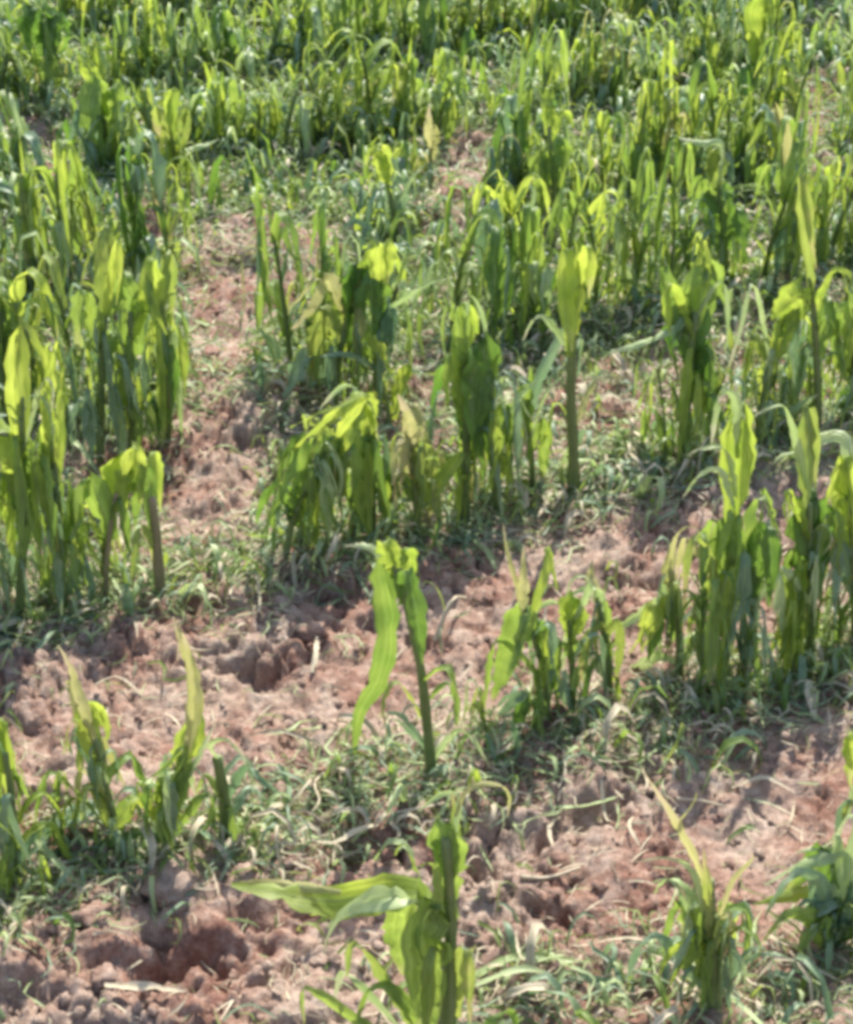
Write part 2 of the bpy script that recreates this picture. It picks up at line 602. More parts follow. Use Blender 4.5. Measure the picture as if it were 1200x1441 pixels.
# ---------------------------------------------------------------- loose stuff on the soil
def templates(n, seed, kinds):
    """small ribbons of length about 1, as arrays: blades that lie, stand or hang"""
    rnd = random.Random(seed)
    out = []
    for i in range(n):
        kind = kinds[i % len(kinds)]
        mb = MB()
        w = rnd.uniform(.08, .26)
        if kind == 'lie':
            w = rnd.uniform(.03, .13)
            l = rnd.uniform(.01, .16)
            P = [(0, 0, 0), (.35, rnd.uniform(-.15, .15), l), (.7, rnd.uniform(-.3, .3), l * rnd.uniform(.2, 1.2)), (1, rnd.uniform(-.5, .5), rnd.uniform(-.03, .15))]
            lat = (rnd.uniform(-.3, .3), 1, rnd.uniform(-.7, .7))
        elif kind == 'curl':
            l = rnd.uniform(.3, .6)
            P = [(0, 0, 0), (.2, .1, l), (.55, .15, l * 1.1), (.75, 0, l * .4), (.6, -.15, .05)]
            lat = (.2, 1, rnd.uniform(-.5, .5))
        elif kind == 'stand':
            e = rnd.uniform(.1, .5)
            P = [(0, 0, -.05), (.15 * e, 0, .45), (.6 * e, .05, .85), (e, .1, rnd.uniform(.5, 1.0))]
            lat = (rnd.uniform(-.4, .4), 1, 0)
        elif kind == 'snap':
            h = rnd.uniform(.5, .8)
            P = [(0, 0, -.05), (.08, 0, h * .6), (.15, 0, h), (.3, 0, h * .9), (.38, .05, h * .3), (.4, .05, .02)]
            lat = (rnd.uniform(-.4, .4), 1, 0)
        else:
            w = rnd.uniform(.025, .11)
            P = [(0, 0, 0), (.5, rnd.uniform(-.15, .15), rnd.uniform(.02, .15)), (1, 0, rnd.uniform(-.02, .2))]
            lat = (0, 1, rnd.uniform(-.6, .6))
        ribbon(mb, P, w, lat, rnd, n=7 if kind != 'straw' else 4, fold=.2, twist=rnd.uniform(-1.2, 1.2), ragged=.08, tip=.2, tear=2 if kind in ('stand', 'snap') and rnd.random() < .4 else 0)
        v, f = np.array(mb.v), np.array(mb.f)
        out.append((v, f, np.array(mb.uv)))
    return out


def scatter(name, T, picks, xs, ys, zs, L, th, mats, mi, label, cat, zscale=None):
    VV, FF, UU, MM, off = [], [], [], [], 0
    for q in range(len(xs)):
        v, f, uv = T[picks[q]]
        c, s_ = math.cos(th[q]) * L[q], math.sin(th[q]) * L[q]
        zz = v[:, 2] * L[q] * (1 if zscale is None else zscale[q])
        VV.append(np.stack([v[:, 0] * c - v[:, 1] * s_ + xs[q], v[:, 0] * s_ + v[:, 1] * c + ys[q], zz + zs[q]], 1))
        FF.append(f + off)
        UU.append(uv)
        MM.append(np.full(len(f), mi[q], np.int32))
        off += len(v)
    VV, FF, UU, MM = np.vstack(VV), np.vstack(FF), np.vstack(UU), np.concatenate(MM)
    me = bpy.data.meshes.new(name)
    me.vertices.add(len(VV))
    me.vertices.foreach_set('co', VV.astype(np.float32).ravel())
    me.loops.add(FF.size)
    me.loops.foreach_set('vertex_index', FF.ravel().astype(np.int32))
    me.polygons.add(len(FF))
    me.polygons.foreach_set('loop_start', np.arange(0, FF.size, 4, dtype=np.int32))
    me.polygons.foreach_set('loop_total', np.full(len(FF), 4, np.int32))
    me.update(calc_edges=True)
    me.uv_layers.new(name='UVMap').data.foreach_set('uv', UU.astype(np.float32).ravel())
    for m in mats:
        me.materials.append(m)
    me.polygons.foreach_set('material_index', MM)
    me.polygons.foreach_set('use_smooth', np.ones(len(FF), bool))
    print(name, len(xs), 'pieces')
    return tag(link(name, me), label, cat, kind='stuff')


def field_points(n, pw, seed):
    r = np.random.default_rng(seed)
    y = 1.2 + 6.8 * r.random(n) ** pw
    x = r.uniform(-1, 1, n) * (.6 + y * .27)
    rc = row_coord(x, y)
    dr = np.abs(rc - np.round(rc)) * ROW
    bm = np.array([bare(a, b) for a, b in zip(x, y)])
    return r, x, y, rc, dr, bm


GAP = ground_at(310, 760)
MAT = ground_at(830, 1390)


def ground_shreds():
    T = templates(72, 5, ['lie', 'lie', 'lie', 'curl', 'lie'])
    r, x, y, rc, dr, bm = field_points(480000, .5, 3)
    patch = gnoise(x * 2.3, y * 2.3, 71) + .6 * gnoise(x * 6, y * 6, 72)
    far = np.clip((rc - .9) / 1.5, 0, 1)
    p = np.exp(-(dr / .11) ** 2) * (.80 + .6 * patch) + far * .50 * (1 + .6 * patch) + .012 + .8 * np.exp(-(((x - MAT[0]) / .30) ** 2 + ((y - MAT[1]) / .09) ** 2))
    p = np.where(bm, p * .10, p)
    k = r.random(len(x)) < p * 1.25
    x, y, bm = x[k], y[k], bm[k]
    n = len(x)
    L = r.uniform(.016, .085, n) * np.where(r.random(n) < .12, 1.7, 1)
    mi = r.choice(6, n, p=[.25, .08, .31, .08, .25, .03])
    scatter('leaf_litter', T, r.integers(0, len(T), n), x, y, height(x, y) + .003, L, r.uniform(0, 6.283, n),
            [M['b'], M['g'], M['w'], M['o'], M['straw'], M['d']], mi, 'shredded blue green leaf litter lying along the crop rows', 'leaf litter')
    # low blades and shredded suckers standing in the litter
    T = templates(60, 6, ['stand', 'snap', 'lie', 'curl', 'snap'])
    r, x, y, rc, dr, bm = field_points(90000, .5, 4)
    patch = gnoise(x * 2.6 + 9, y * 2.6, 73) + .5 * gnoise(x * 7, y * 7, 74)
    far = np.clip((rc - 1.2) / 1.8, 0, 1)
    p = np.exp(-(dr / .075) ** 2) * (.50 + .7 * patch) * (.35 + .65 * far) + far * .17 * (.9 + 1.1 * patch)
    p = np.where(bm, 0, p)
    k = r.random(len(x)) < p * .65
    x, y, far = x[k], y[k], far[k]
    n = len(x)
    L = r.uniform(.05, .14, n) * (.8 + .8 * far)
    mi = r.choice(6, n, p=[.25, .26, .20, .10, .15, .04])
    scatter('low_growth', T, r.integers(0, len(T), n), x, y, height(x, y) - .003, L, r.uniform(0, 6.283, n),
            [M['b'], M['g'], M['w'], M['o'], M['y'], M['d']], mi, 'low ragged green blades growing thickly between the maize plants', 'low growth', zscale=r.uniform(.8, 1.2, n))


def straw_litter():
    T = templates(40, 9, ['straw'])
    r, x, y, rc, dr, bm = field_points(26000, .8, 8)
    pa = gnoise(x * 1.7, y * 1.7, 77) + .5 * gnoise(x * 8, y * 8, 78)
    px = W_ / 2 + F * x / (y * cP + CAM_H * sP)
    sunny = (rc < -.05) & (rc > -.85) & (x > .1)
    p = .34 + .45 * pa + .35 * sunny + .9 * np.exp(-(((x - GAP[0]) / .28) ** 2 + ((y - GAP[1]) / .35) ** 2))
    k = r.random(len(x)) < p
    x, y = x[k], y[k]
    n = len(x)
    L = r.uniform(.012, .055, n) * np.where(r.random(n) < .10, 1.8, 1)
    mi = r.choice(3, n, p=[.72, .16, .12])
    scatter('straw_litter', T, r.integers(0, len(T), n), x, y, height(x, y) + .004, L, r.normal(.3, 1.0, n),
            [M['straw'], M['brown'], M['w']], mi, 'dry straw bits scattered over the reddish soil', 'straw')


def clod_mesh(r, seed, squash=.7, sub=3):
    import bmesh
    bm = bmesh.new()
    bmesh.ops.create_icosphere(bm, subdivisions=sub, radius=1)
    rr = random.Random(seed)
    cuts = [(Vector((rr.gauss(0, 1), rr.gauss(0, 1), rr.gauss(0, 1))).normalized(), rr.uniform(.55, .9)) for _ in range(9)]
    o = rr.uniform(0, 50)
    V = np.array([v.co[:] for v in bm.verts])
    nz = fbm(V[:, 0] * 2.6 + o, V[:, 1] * 1.6 + V[:, 2] * 1.3, 3, seed % 9)
    for v, q in zip(bm.verts, nz):
        p = v.co.copy()
        for nrm, d in cuts:
            e = p.dot(nrm) - d
            if e > 0:
                p -= nrm * e * .85
        p *= 1 + .38 * q
        v.co = Vector((p.x * r, p.y * r * .9, p.z * r * squash))
    me = bpy.data.meshes.new('soil_clod')
    bm.to_mesh(me)
    bm.free()
    me.materials.append(M['soil'])
    me.polygons.foreach_set('use_smooth', np.ones(len(me.polygons), bool))
    return me


def loose_soil():
    """crumbs nobody could count, as one mesh"""
    rnd = random.Random(21)
    base = [clod_mesh(1, 100 + k, .75, 2) for k in range(8)]
    data = []
    for me in base:
        v = np.array([q.co[:] for q in me.vertices])
        f = np.array([p.vertices[:] for p in me.polygons])
        data.append((v, f))
    n = 12000
    y = 1.2 + 6.0 * np.array([rnd.random() for _ in range(n)]) ** 1.25
    x = np.array([rnd.uniform(-.5 - b * .27, .5 + b * .27) for b in y])
    keep = (gnoise(x * 3, y * 3, 91) > -.25)
    x, y = x[keep], y[keep]
    z = height(x, y)
    VV, FF, off = [], [], 0
    for a, b, c in zip(x, y, z):
        v, f = data[rnd.randrange(8)]
        r = .002 + .012 * rnd.random() ** 3.5
        th = rnd.uniform(0, 6.28)
        ct, st = math.cos(th), math.sin(th)
        vv = v * r
        vv = np.stack([vv[:, 0] * ct - vv[:, 1] * st, vv[:, 0] * st + vv[:, 1] * ct, vv[:, 2]], 1) + [a, b, c + r * .25]
        VV.append(vv)
        FF.append(f + off)
        off += len(v)
    VV, FF = np.vstack(VV), np.vstack(FF)
    me = bpy.data.meshes.new('soil_crumbs')
    me.vertices.add(len(VV))
    me.vertices.foreach_set('co', VV.astype(np.float32).ravel())
    me.loops.add(FF.size)
    me.loops.foreach_set('vertex_index', FF.ravel().astype(np.int32))
    me.polygons.add(len(FF))
    me.polygons.foreach_set('loop_start', np.arange(0, FF.size, 3, dtype=np.int32))
    me.polygons.foreach_set('loop_total', np.full(len(FF), 3, np.int32))
    me.update(calc_edges=True)
    me.materials.append(M['soil'])
    tag(link('soil_crumbs', me), 'loose crumbs of reddish soil strewn over the field', 'soil', kind='stuff')
    for b in base:
        bpy.data.meshes.remove(b)


ground_shreds()
straw_litter()
loose_soil()

# ---------------------------------------------------------------- larger clods one could pick up: (x, y, width px, label)
CLODS = [
    (240, 1255, 150, 'broad pinkish soil slab, smooth on top, below the short green stub'),
    (130, 1300, 90, 'pink soil lump beside the broad smooth slab'),
    (345, 1240, 60, 'greyish rounded clod just under the tip of the horizontal broken blade'),
    (60, 1340, 80, 'crumbly red clod nearest the bottom corner of bare soil'),
    (150, 1380, 70, 'reddish clod just behind the flat pale straw piece'),
    (450, 1350, 50, 'pinkish clod among the small blades by the big nearest plant'),
    (740, 1245, 90, 'pale rounded clod behind the dark crevice, beside the upright rolled blade'),
    (860, 800, 60, 'tan clod behind the yellow tipped trio of stalks'),
    (680, 840, 60, 'pinkish clod behind the curved straw, next to the lone bright plant'),
    (440, 890, 80, 'wide flat red clod above the deep square hole'),
    (300, 915, 60, 'red clod between the deep hole and the brown spear'),
    (200, 960, 50, 'dark red crumbly clod beside the brown spear'),
    (410, 1000, 55, 'tan clod right below the deep square hole'),
    (330, 1010, 50, 'grey brown clod behind the curled pale leaf on the stub'),
    (780, 1330, 60, 'tan clod beside the crumbly pit in the foremost soil strip'),
    (370, 370, 50, 'pinkish clod at the top of the bare soil wedge'),
    (310, 430, 45, 'tan clod in the middle of the bare soil wedge'),
    (300, 510, 60, 'flat red clod at the narrow end of the bare soil wedge'),
    (1080, 1330, 40, 'small brown clod under the arching blue green blades'),
    (960, 1060, 60, 'pink clod near the black twig'),
]
for i, (px, py, wpx, lab) in enumerate(CLODS):
    g = ground_at(px, py)
    s = m_per_px(g)
    r = wpx * s * .30
    o = link('soil_clod', clod_mesh(r, 200 + i, .5))
    o.location = (g[0], g[1], hz(g[0], g[1]) + r * .08)
    o.rotation_euler = (0, 0, i * 1.3)
    tag(o, lab, 'soil clod', 'soil clods on the bare strips')

# fallen blades, straws: (name, kind, width px, [(x, y, lift m)...], label)
FALLEN = [
    ('fallen_leaf', 'b', 34, [(40, 1215, .01), (90, 1195, .03), (150, 1175, .04), (215, 1170, .01)], 'dark blue green blade lying flat at the foot of the leftmost nearest plants'),
    ('fallen_leaf', 'w', 12, [(20, 1290, .01), (50, 1262, .03), (85, 1240, .01)], 'whitish torn blade bit lying on soil below the dark fallen blade'),
    ('fallen_leaf', 'w', 9, [(55, 1215, .05), (85, 1250, .06), (115, 1265, .01)], 'thin pale blade crossing the whitish torn bit'),
    ('dry_straw', 'straw', 11, [(150, 1404, .012), (210, 1398, .02), (265, 1400, .01)], 'flat pale straw piece on the red soil near the bottom edge'),
    ('dry_straw', 'straw', 9, [(612, 898, .02), (635, 882, .05), (655, 850, .03)], 'pale curved straw rising off the soil beside the lone bright plant'),
    ('dry_straw', 'straw', 12, [(310, 1212, .01), (340, 1195, .025), (365, 1180, .01)], 'pale straw chunk lying right of the short green stub'),
    ('dead_twig', 'brown', 7, [(862, 1022, .015), (890, 1035, .02), (915, 1052, .008)], 'dark brown twig lying on the soil below the bent pale leaf'),
    ('dry_straw', 'straw', 6, [(890, 1150, .01), (885, 1170, .015), (900, 1195, .01)], 'short curved straw on the soil left of the yellow spear'),
    ('dry_straw', 'straw', 7, [(950, 1134, .015), (985, 1130, .02), (1020, 1134, .01)], 'straight pale straw lying beside the yellow spear'),
    ('dry_straw', 'straw', 5, [(845, 1110, .03), (852, 1135, .03), (860, 1158, .01)], 'thin upright straw stuck in the dark red crevice'),
    ('dry_straw', 'straw', 9, [(732, 1248, .01), (770, 1243, .02), (815, 1225, .02)], 'long straw across the pale clod left of the yellow spear'),
    ('dry_straw', 'straw', 14, [(1135, 975, .02), (1140, 1000, .03), (1146, 1018, .005)], 'short wide whitish straw piece stuck in soil under the dark shaded row'),
    ('dry_straw', 'straw', 6, [(1010, 1075, .01), (1040, 1050, .02), (1060, 1030, .01)], 'slanting thin straw on the sunny soil under the shaded row'),
    ('dry_straw', 'straw', 7, [(1030, 1100, .01), (1075, 1098, .02), (1120, 1110, .01)], 'gently bowed straw in the middle of the sunny soil strip'),
    ('dry_straw', 'straw', 6, [(955, 985, .02), (962, 1005, .04), (958, 1020, .01)], 'upright straw splinter right of the dark twig'),
    ('dry_straw', 'straw', 8, [(440, 950, .01), (446, 930, .03), (446, 905, .02)], 'small upright straw splinter right of the deep square hole'),
    ('dry_straw', 'straw', 7, [(365, 880, .01), (367, 860, .03), (362, 835, .03)], 'pale pinkish straw splinter standing above the wide flat red clod'),
    ('fallen_leaf', 'w', 14, [(630, 1385, .01), (720, 1362, .02), (830, 1362, .01)], 'long pale green blade lying across litter left of the foremost bushy plant'),
    ('fallen_leaf', 'w', 10, [(660, 1405, .02), (740, 1395, .03), (800, 1400, .01)], 'narrow pale blade lying below the long pale green one'),
    ('fallen_leaf', 'w', 12, [(40, 445, .05), (75, 465, .06), (110, 478, .02)], 'pale stiff blade fallen across the left block of plants'),
    ('fallen_leaf', 'w', 7, [(92, 635, .05), (118, 655, .05), (142, 672, .01)], 'thin pale blade slanting across the dark gap in the left block'),
    ('fallen_leaf', 'o', 13, [(340, 505, .01), (390, 470, .03), (450, 425, .08)], 'brownish dry blade lying across the edge of the bare soil wedge'),
    ('fallen_leaf', 'w', 30, [(1115, 520, .06), (1140, 500, .10), (1165, 475, .05)], 'crumpled whitish leaf scrap caught low among the right hand plants'),
]
for i, (nm, k, wpx, pts, lab) in enumerate(FALLEN):
    rnd = random.Random(500 + i)
    Q = []
    for a, b, l in pts:
        g = ground_at(a, b)
        Q.append(np.array([g[0], g[1], hz(g[0], g[1]) + l + .004]))
    base = Q[0].copy()
    s = m_per_px(base)
    d = Q[-1] - Q[0]
    mb = MB()
    loc = [q - base for q in Q]
    if k in ('straw', 'brown') and i % 2 == 0:
        tube(mb, loc, wpx * s * .42, wpx * s * .3, n=8, k=6)
    else:
        ribbon(mb, loc, wpx * s * 1.2, (-d[1], d[0], 0), rnd, n=14, fold=.2, twist=.4, ragged=.12, tear=2 if wpx > 20 else 0)
    o = link(nm, mb.mesh(nm, [M[k]], weld=True))
    o.location = base
    tag(o, lab, {'fallen_leaf': 'fallen leaf', 'dry_straw': 'straw', 'dead_twig': 'twig'}[nm],
        {'fallen_leaf': 'blades fallen among the rows', 'dry_straw': 'straws on the soil', 'dead_twig': None}[nm])

# ---------------------------------------------------------------- the plants drawn one by one
# (base x, base y, stalk points, stalk width px, [(material, width px, spine points, tear)...], label)
HERO = [
 # foremost row
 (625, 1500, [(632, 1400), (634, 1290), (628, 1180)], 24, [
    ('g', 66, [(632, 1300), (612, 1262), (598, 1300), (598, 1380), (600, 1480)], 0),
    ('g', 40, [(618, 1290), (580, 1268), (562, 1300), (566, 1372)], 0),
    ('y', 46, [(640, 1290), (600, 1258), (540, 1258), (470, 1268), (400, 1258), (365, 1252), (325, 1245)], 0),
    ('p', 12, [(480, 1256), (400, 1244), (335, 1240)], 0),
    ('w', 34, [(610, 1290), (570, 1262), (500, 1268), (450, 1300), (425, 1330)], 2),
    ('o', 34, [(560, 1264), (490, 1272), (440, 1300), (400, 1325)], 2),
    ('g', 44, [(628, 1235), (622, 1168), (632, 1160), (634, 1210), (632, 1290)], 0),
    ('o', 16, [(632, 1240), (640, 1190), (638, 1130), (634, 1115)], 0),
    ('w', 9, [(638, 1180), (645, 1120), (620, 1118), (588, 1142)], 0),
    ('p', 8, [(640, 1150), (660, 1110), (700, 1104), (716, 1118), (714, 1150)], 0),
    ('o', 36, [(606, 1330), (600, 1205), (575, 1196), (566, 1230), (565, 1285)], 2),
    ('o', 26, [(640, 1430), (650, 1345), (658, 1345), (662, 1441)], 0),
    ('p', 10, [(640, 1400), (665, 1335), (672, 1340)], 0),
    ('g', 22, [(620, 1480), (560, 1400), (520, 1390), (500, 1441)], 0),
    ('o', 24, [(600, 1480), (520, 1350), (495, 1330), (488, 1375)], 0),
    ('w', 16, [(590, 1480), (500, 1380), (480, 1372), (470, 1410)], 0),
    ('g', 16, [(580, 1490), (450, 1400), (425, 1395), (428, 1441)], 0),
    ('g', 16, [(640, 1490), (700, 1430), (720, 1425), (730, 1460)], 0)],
  'largest nearest maize plant with a long broken blade reaching sideways over the soil'),
 (1000, 1420, [(1002, 1370), (1000, 1310), (995, 1240)], 30, [
    ('p', 17, [(1000, 1330), (985, 1235), (950, 1160), (920, 1110), (902, 1082)], 0),
    ('o', 15, [(1000, 1340), (996, 1260), (990, 1195)], 0),
    ('p', 8, [(948, 1165), (975, 1130), (980, 1115)], 0),
    ('y', 36, [(1000, 1350), (1008, 1322), (975, 1328), (950, 1360), (944, 1400)], 0),
    ('g', 42, [(995, 1380), (968, 1280), (962, 1290), (960, 1400)], 2),
    ('y', 30, [(1005, 1370), (1018, 1270), (1022, 1310), (1026, 1395)], 0),
    ('g', 34, [(1004, 1380), (1000, 1290), (992, 1330), (985, 1410)], 0),
    ('w', 9, [(998, 1300), (975, 1228), (940, 1208), (893, 1213)], 0),
    ('w', 22, [(990, 1320), (960, 1245), (940, 1240), (935, 1275)], 0),
    ('p', 7, [(1008, 1300), (1030, 1240), (1060, 1205), (1034, 1200)], 0),
    ('b', 18, [(990, 1390), (930, 1320), (900, 1330), (880, 1380)], 0),
    ('b', 16, [(1010, 1390), (1060, 1340), (1090, 1345), (1110, 1385)], 2)],
  'bushy short plant topped by a forked yellow spear, nearest right side'),
 (1160, 1345, [(1163, 1320), (1166, 1290)], 16, [
    ('w', 26, [(1170, 1290), (1190, 1205), (1130, 1215), (1075, 1245)], 0),
    ('y', 24, [(1170, 1300), (1190, 1248), (1120, 1258), (1060, 1272)], 0),
    ('b', 38, [(1170, 1320), (1180, 1270), (1120, 1275), (1090, 1320)], 2),
    ('b', 34, [(1175, 1330), (1200, 1250), (1160, 1250), (1130, 1290)], 0),
    ('w', 9, [(1190, 1340), (1185, 1312), (1150, 1312), (1126, 1348)], 0),
    ('d', 32, [(1165, 1330), (1160, 1200), (1140, 1205), (1130, 1240)], 0),
    ('b', 30, [(1165, 1330), (1220, 1200), (1190, 1210), (1170, 1260)], 2),
    ('w', 18, [(1165, 1320), (1180, 1180), (1160, 1190), (1120, 1200)], 0),
    ('d', 34, [(1165, 1330), (1230, 1290), (1220, 1330), (1190, 1345)], 0),
    ('b', 30, [(1165, 1330), (1150, 1240), (1110, 1235), (1075, 1290)], 0),
    ('g', 34, [(1170, 1330), (1195, 1225), (1150, 1215), (1100, 1262)], 0),
    ('b', 34, [(1172, 1330), (1205, 1240), (1195, 1260), (1165, 1335)], 0),
    ('w', 16, [(1172, 1330), (1200, 1275), (1170, 1270), (1105, 1300)], 0),
    ('g', 26, [(1160, 1335), (1140, 1290), (1100, 1290), (1070, 1330)], 0),
    ('b', 26, [(1162, 1340), (1200, 1300), (1215, 1320), (1220, 1360)], 0),
    ('w', 20, [(1170, 1320), (1205, 1170), (1190, 1150), (1165, 1205)], 0)],
  'sprawling blue green plant with arching flattened blades near the right edge'),
 (1225, 1200, [(1222, 1150), (1215, 1100)], 14, [
    ('y', 26, [(1215, 1110), (1195, 1036), (1192, 1050), (1196, 1110)], 0),
    ('b', 14, [(1220, 1150), (1190, 1130), (1175, 1190)], 0)],
  'plant cut by the right frame edge, only a bright hanging tip showing'),
 # second row
 (22, 1235, [(24, 1190), (16, 1120), (8, 1060)], 14, [
    ('y', 22, [(16, 1120), (4, 1010), (6, 1060), (20, 1140), (26, 1190)], 0),
    ('y', 20, [(8, 1090), (-10, 1000), (-4, 1080), (4, 1140)], 0),
    ('g', 18, [(20, 1200), (-20, 1100), (-30, 1160)], 0),
    ('b', 18, [(24, 1220), (60, 1160), (80, 1190), (70, 1230)], 2),
    ('b', 18, [(24, 1225), (-10, 1180), (-20, 1240)], 0)],
  'leftmost plant of the second row, yellow blade leaning on the frame edge'),
 (162, 1195, [(160, 1150), (146, 1090), (134, 1040)], 12, [
    ('p', 14, [(136, 1050), (112, 980), (98, 935), (82, 908)], 0),
    ('y', 34, [(140, 1080), (118, 1000), (132, 992), (146, 1030), (158, 1085)], 0),
    ('p', 22, [(134, 1060), (105, 985), (88, 960), (96, 1000)], 0),
    ('b', 30, [(145, 1100), (112, 1015), (104, 1040), (108, 1100)], 2),
    ('g', 14, [(158, 1170), (80, 1090), (60, 1110), (48, 1170)], 0),
    ('o', 12, [(160, 1180), (130, 1110), (110, 1130), (100, 1180)], 0),
    ('g', 26, [(162, 1180), (190, 1120), (215, 1135), (225, 1170)], 0)],
  'leaning plant with a thin straw yellow tip hooked over, near the left edge'),
 (240, 1185, [(236, 1160), (245, 1110), (262, 1060)], 12, [
    ('y', 34, [(250, 1110), (276, 1030), (272, 1004), (252, 1050), (232, 1095)], 0),
    ('g', 26, [(240, 1160), (262, 1060), (250, 1080), (205, 1145)], 0),
    ('w', 9, [(250, 1120), (282, 1060), (304, 1016)], 0),
    ('p', 18, [(262, 1060), (278, 985), (262, 920), (244, 868)], 0),
    ('p', 12, [(262, 1060), (268, 960), (256, 890), (250, 930)], 0),
    ('y', 26, [(236, 1170), (200, 1110), (178, 1130), (150, 1180)], 0),
    ('d', 24, [(238, 1180), (190, 1170), (140, 1185), (95, 1200)], 0),
    ('y', 14, [(240, 1180), (225, 1130), (210, 1165)], 0),
    ('g', 14, [(242, 1180), (285, 1120), (300, 1130), (290, 1170)], 0)],
  'slanting plant whose tall browned spear stands against the bare red soil'),
 (320, 1182, [(318, 1140), (312, 1100), (306, 1066)], 24, [
    ('w', 8, [(308, 1070), (295, 1050), (320, 1042), (352, 1075)], 0),
    ('b', 14, [(316, 1130), (345, 1080), (370, 1100), (400, 1120)], 0),
    ('b', 14, [(318, 1160), (350, 1110), (380, 1130)], 0),
    ('g', 10, [(316, 1130), (290, 1090), (275, 1120)], 0)],
  'short thick green stub with a curled pale leaf on top'),
 (608, 1090, [(602, 1030), (592, 940), (572, 850), (556, 795)], 17, [
    ('g', 34, [(560, 840), (540, 775), (532, 800), (545, 880), (533, 955), (506, 1000), (498, 1062)], 0),
    ('y', 26, [(558, 810), (540, 762), (552, 772), (560, 800)], 0),
    ('y', 24, [(556, 815), (568, 772), (575, 790), (572, 830)], 0),
    ('w', 10, [(552, 800), (520, 770), (484, 768)], 0),
    ('d', 26, [(566, 850), (572, 800), (586, 860), (594, 935)], 0),
    ('y', 12, [(575, 860), (590, 870), (594, 930)], 0),
    ('o', 12, [(600, 1020), (560, 960), (540, 990), (545, 1040)], 0),
    ('b', 14, [(604, 1060), (560, 1010), (530, 1030), (510, 1075)], 2),
    ('w', 10, [(606, 1075), (640, 1030), (665, 1040), (690, 1080)], 0),
    ('g', 8, [(598, 990), (630, 960), (640, 990)], 0)],
  'lone bright plant on bare soil with one blade hanging down to the ground'),
 (770, 1015, [(768, 960), (752, 900), (738, 855)], 12, [
    ('p', 17, [(738, 870), (736, 820), (737, 768)], 0),
    ('g', 34, [(742, 880), (735, 850), (716, 920), (692, 985)], 0),
    ('g', 30, [(748, 900), (742, 862), (728, 930), (722, 1000)], 2),
    ('y', 14, [(745, 880), (770, 800), (768, 768), (784, 832)], 0),
    ('p', 6, [(735, 850), (715, 780), (708, 738)], 0),
    ('d', 22, [(752, 900), (760, 870), (768, 940), (772, 1005)], 0),
    ('g', 12, [(760, 950), (700, 900), (685, 960), (680, 1010)], 0),
    ('b', 24, [(768, 1000), (730, 980), (690, 1010), (668, 1030)], 2),
    ('d', 20, [(768, 1000), (740, 990), (720, 1040)], 0)],
  'plant with a bright yellow spear on top, first of the trio in the second row'),
 (805, 1005, [(806, 960), (803, 910), (802, 870)], 12, [
    ('y', 38, [(803, 900), (806, 842), (812, 850), (800, 905)], 0),
    ('w', 9, [(803, 880), (790, 850), (765, 850), (750, 870)], 0),
    ('g', 20, [(804, 940), (790, 900), (782, 940), (784, 995)], 0),
    ('w', 9, [(804, 880), (820, 850), (830, 820), (834, 850)], 0),
    ('b', 22, [(805, 995), (780, 960), (760, 990), (750, 1040)], 0)],
  'thin stalk with one small sunlit flag leaf, middle of the trio in the second row'),
 (856, 975, [(856, 930), (848, 880), (842, 842)], 14, [
    ('p', 18, [(843, 850), (832, 815), (834, 788)], 0),
    ('w', 12, [(846, 870), (842, 832), (826, 828), (800, 838)], 0),
    ('g', 20, [(846, 880), (844, 838), (850, 860), (856, 950)], 0),
    ('o', 14, [(850, 900), (870, 870), (872, 910), (866, 960)], 0),
    ('w', 16, [(856, 960), (830, 920), (815, 950), (806, 1000)], 2)],
  'stalk with a pale tan tip and square dark fold, last of the second row trio'),
 (955, 955, [(956, 900), (948, 850), (944, 800)], 14, [
    ('w', 14, [(950, 860), (930, 842), (895, 868), (850, 892)], 0),
    ('y', 32, [(948, 870), (928, 845), (912, 880), (902, 948)], 0),
    ('d', 20, [(948, 880), (932, 856), (922, 890), (910, 930)], 0),
    ('p', 18, [(945, 850), (940, 800), (948, 755)], 0),
    ('p', 10, [(945, 850), (950, 760), (975, 740), (985, 755)], 0),
    ('o', 22, [(948, 870), (950, 820), (946, 870), (948, 940)], 0),
    ('w', 18, [(952, 930), (920, 925), (880, 960), (860, 990)], 2),
    ('w', 12, [(955, 940), (985, 890), (1000, 930)], 0)],
  'plant with a pale bent leaf sloping out over the soil and a folded hanging blade'),
 (1018, 940, [(1022, 880), (1030, 800), (1036, 720)], 16, [
    ('y', 40, [(1030, 780), (1036, 590), (1046, 580), (1046, 660), (1040, 770)], 0),
    ('w', 16, [(1038, 640), (1036, 562), (1012, 556), (1000, 625)], 0),
    ('g', 36, [(1024, 850), (1012, 730), (1004, 770), (996, 860)], 0),
    ('w', 9, [(1035, 700), (1020, 634), (985, 632), (966, 642)], 0),
    ('w', 11, [(1035, 720), (1015, 665), (985, 668), (960, 700)], 0),
    ('g', 28, [(1028, 850), (1035, 720), (1026, 780), (1020, 870)], 2),
    ('o', 16, [(1022, 870), (985, 760), (968, 780), (962, 850)], 0),
    ('p', 12, [(1020, 850), (970, 760), (958, 775), (950, 820)], 0),
    ('d', 22, [(1022, 900), (1000, 850), (984, 880)], 0)],
  'tall plant with a wide sunlit vertical blade and a white leaf curled in a hook'),
 (1062, 935, [(1060, 880), (1058, 820), (1055, 760)], 11, [
    ('b', 54, [(1058, 850), (1056, 755), (1048, 790), (1042, 880)], 2),
    ('d', 30, [(1056, 840), (1075, 740), (1085, 780), (1082, 850)], 0),
    ('g', 28, [(1056, 800), (1068, 700), (1078, 730), (1076, 800)], 0),
    ('w', 10, [(1058, 860), (1090, 800), (1110, 820)], 0)],
  'blue green plant with shredded strips, between the hooked white leaf and dark blade'),
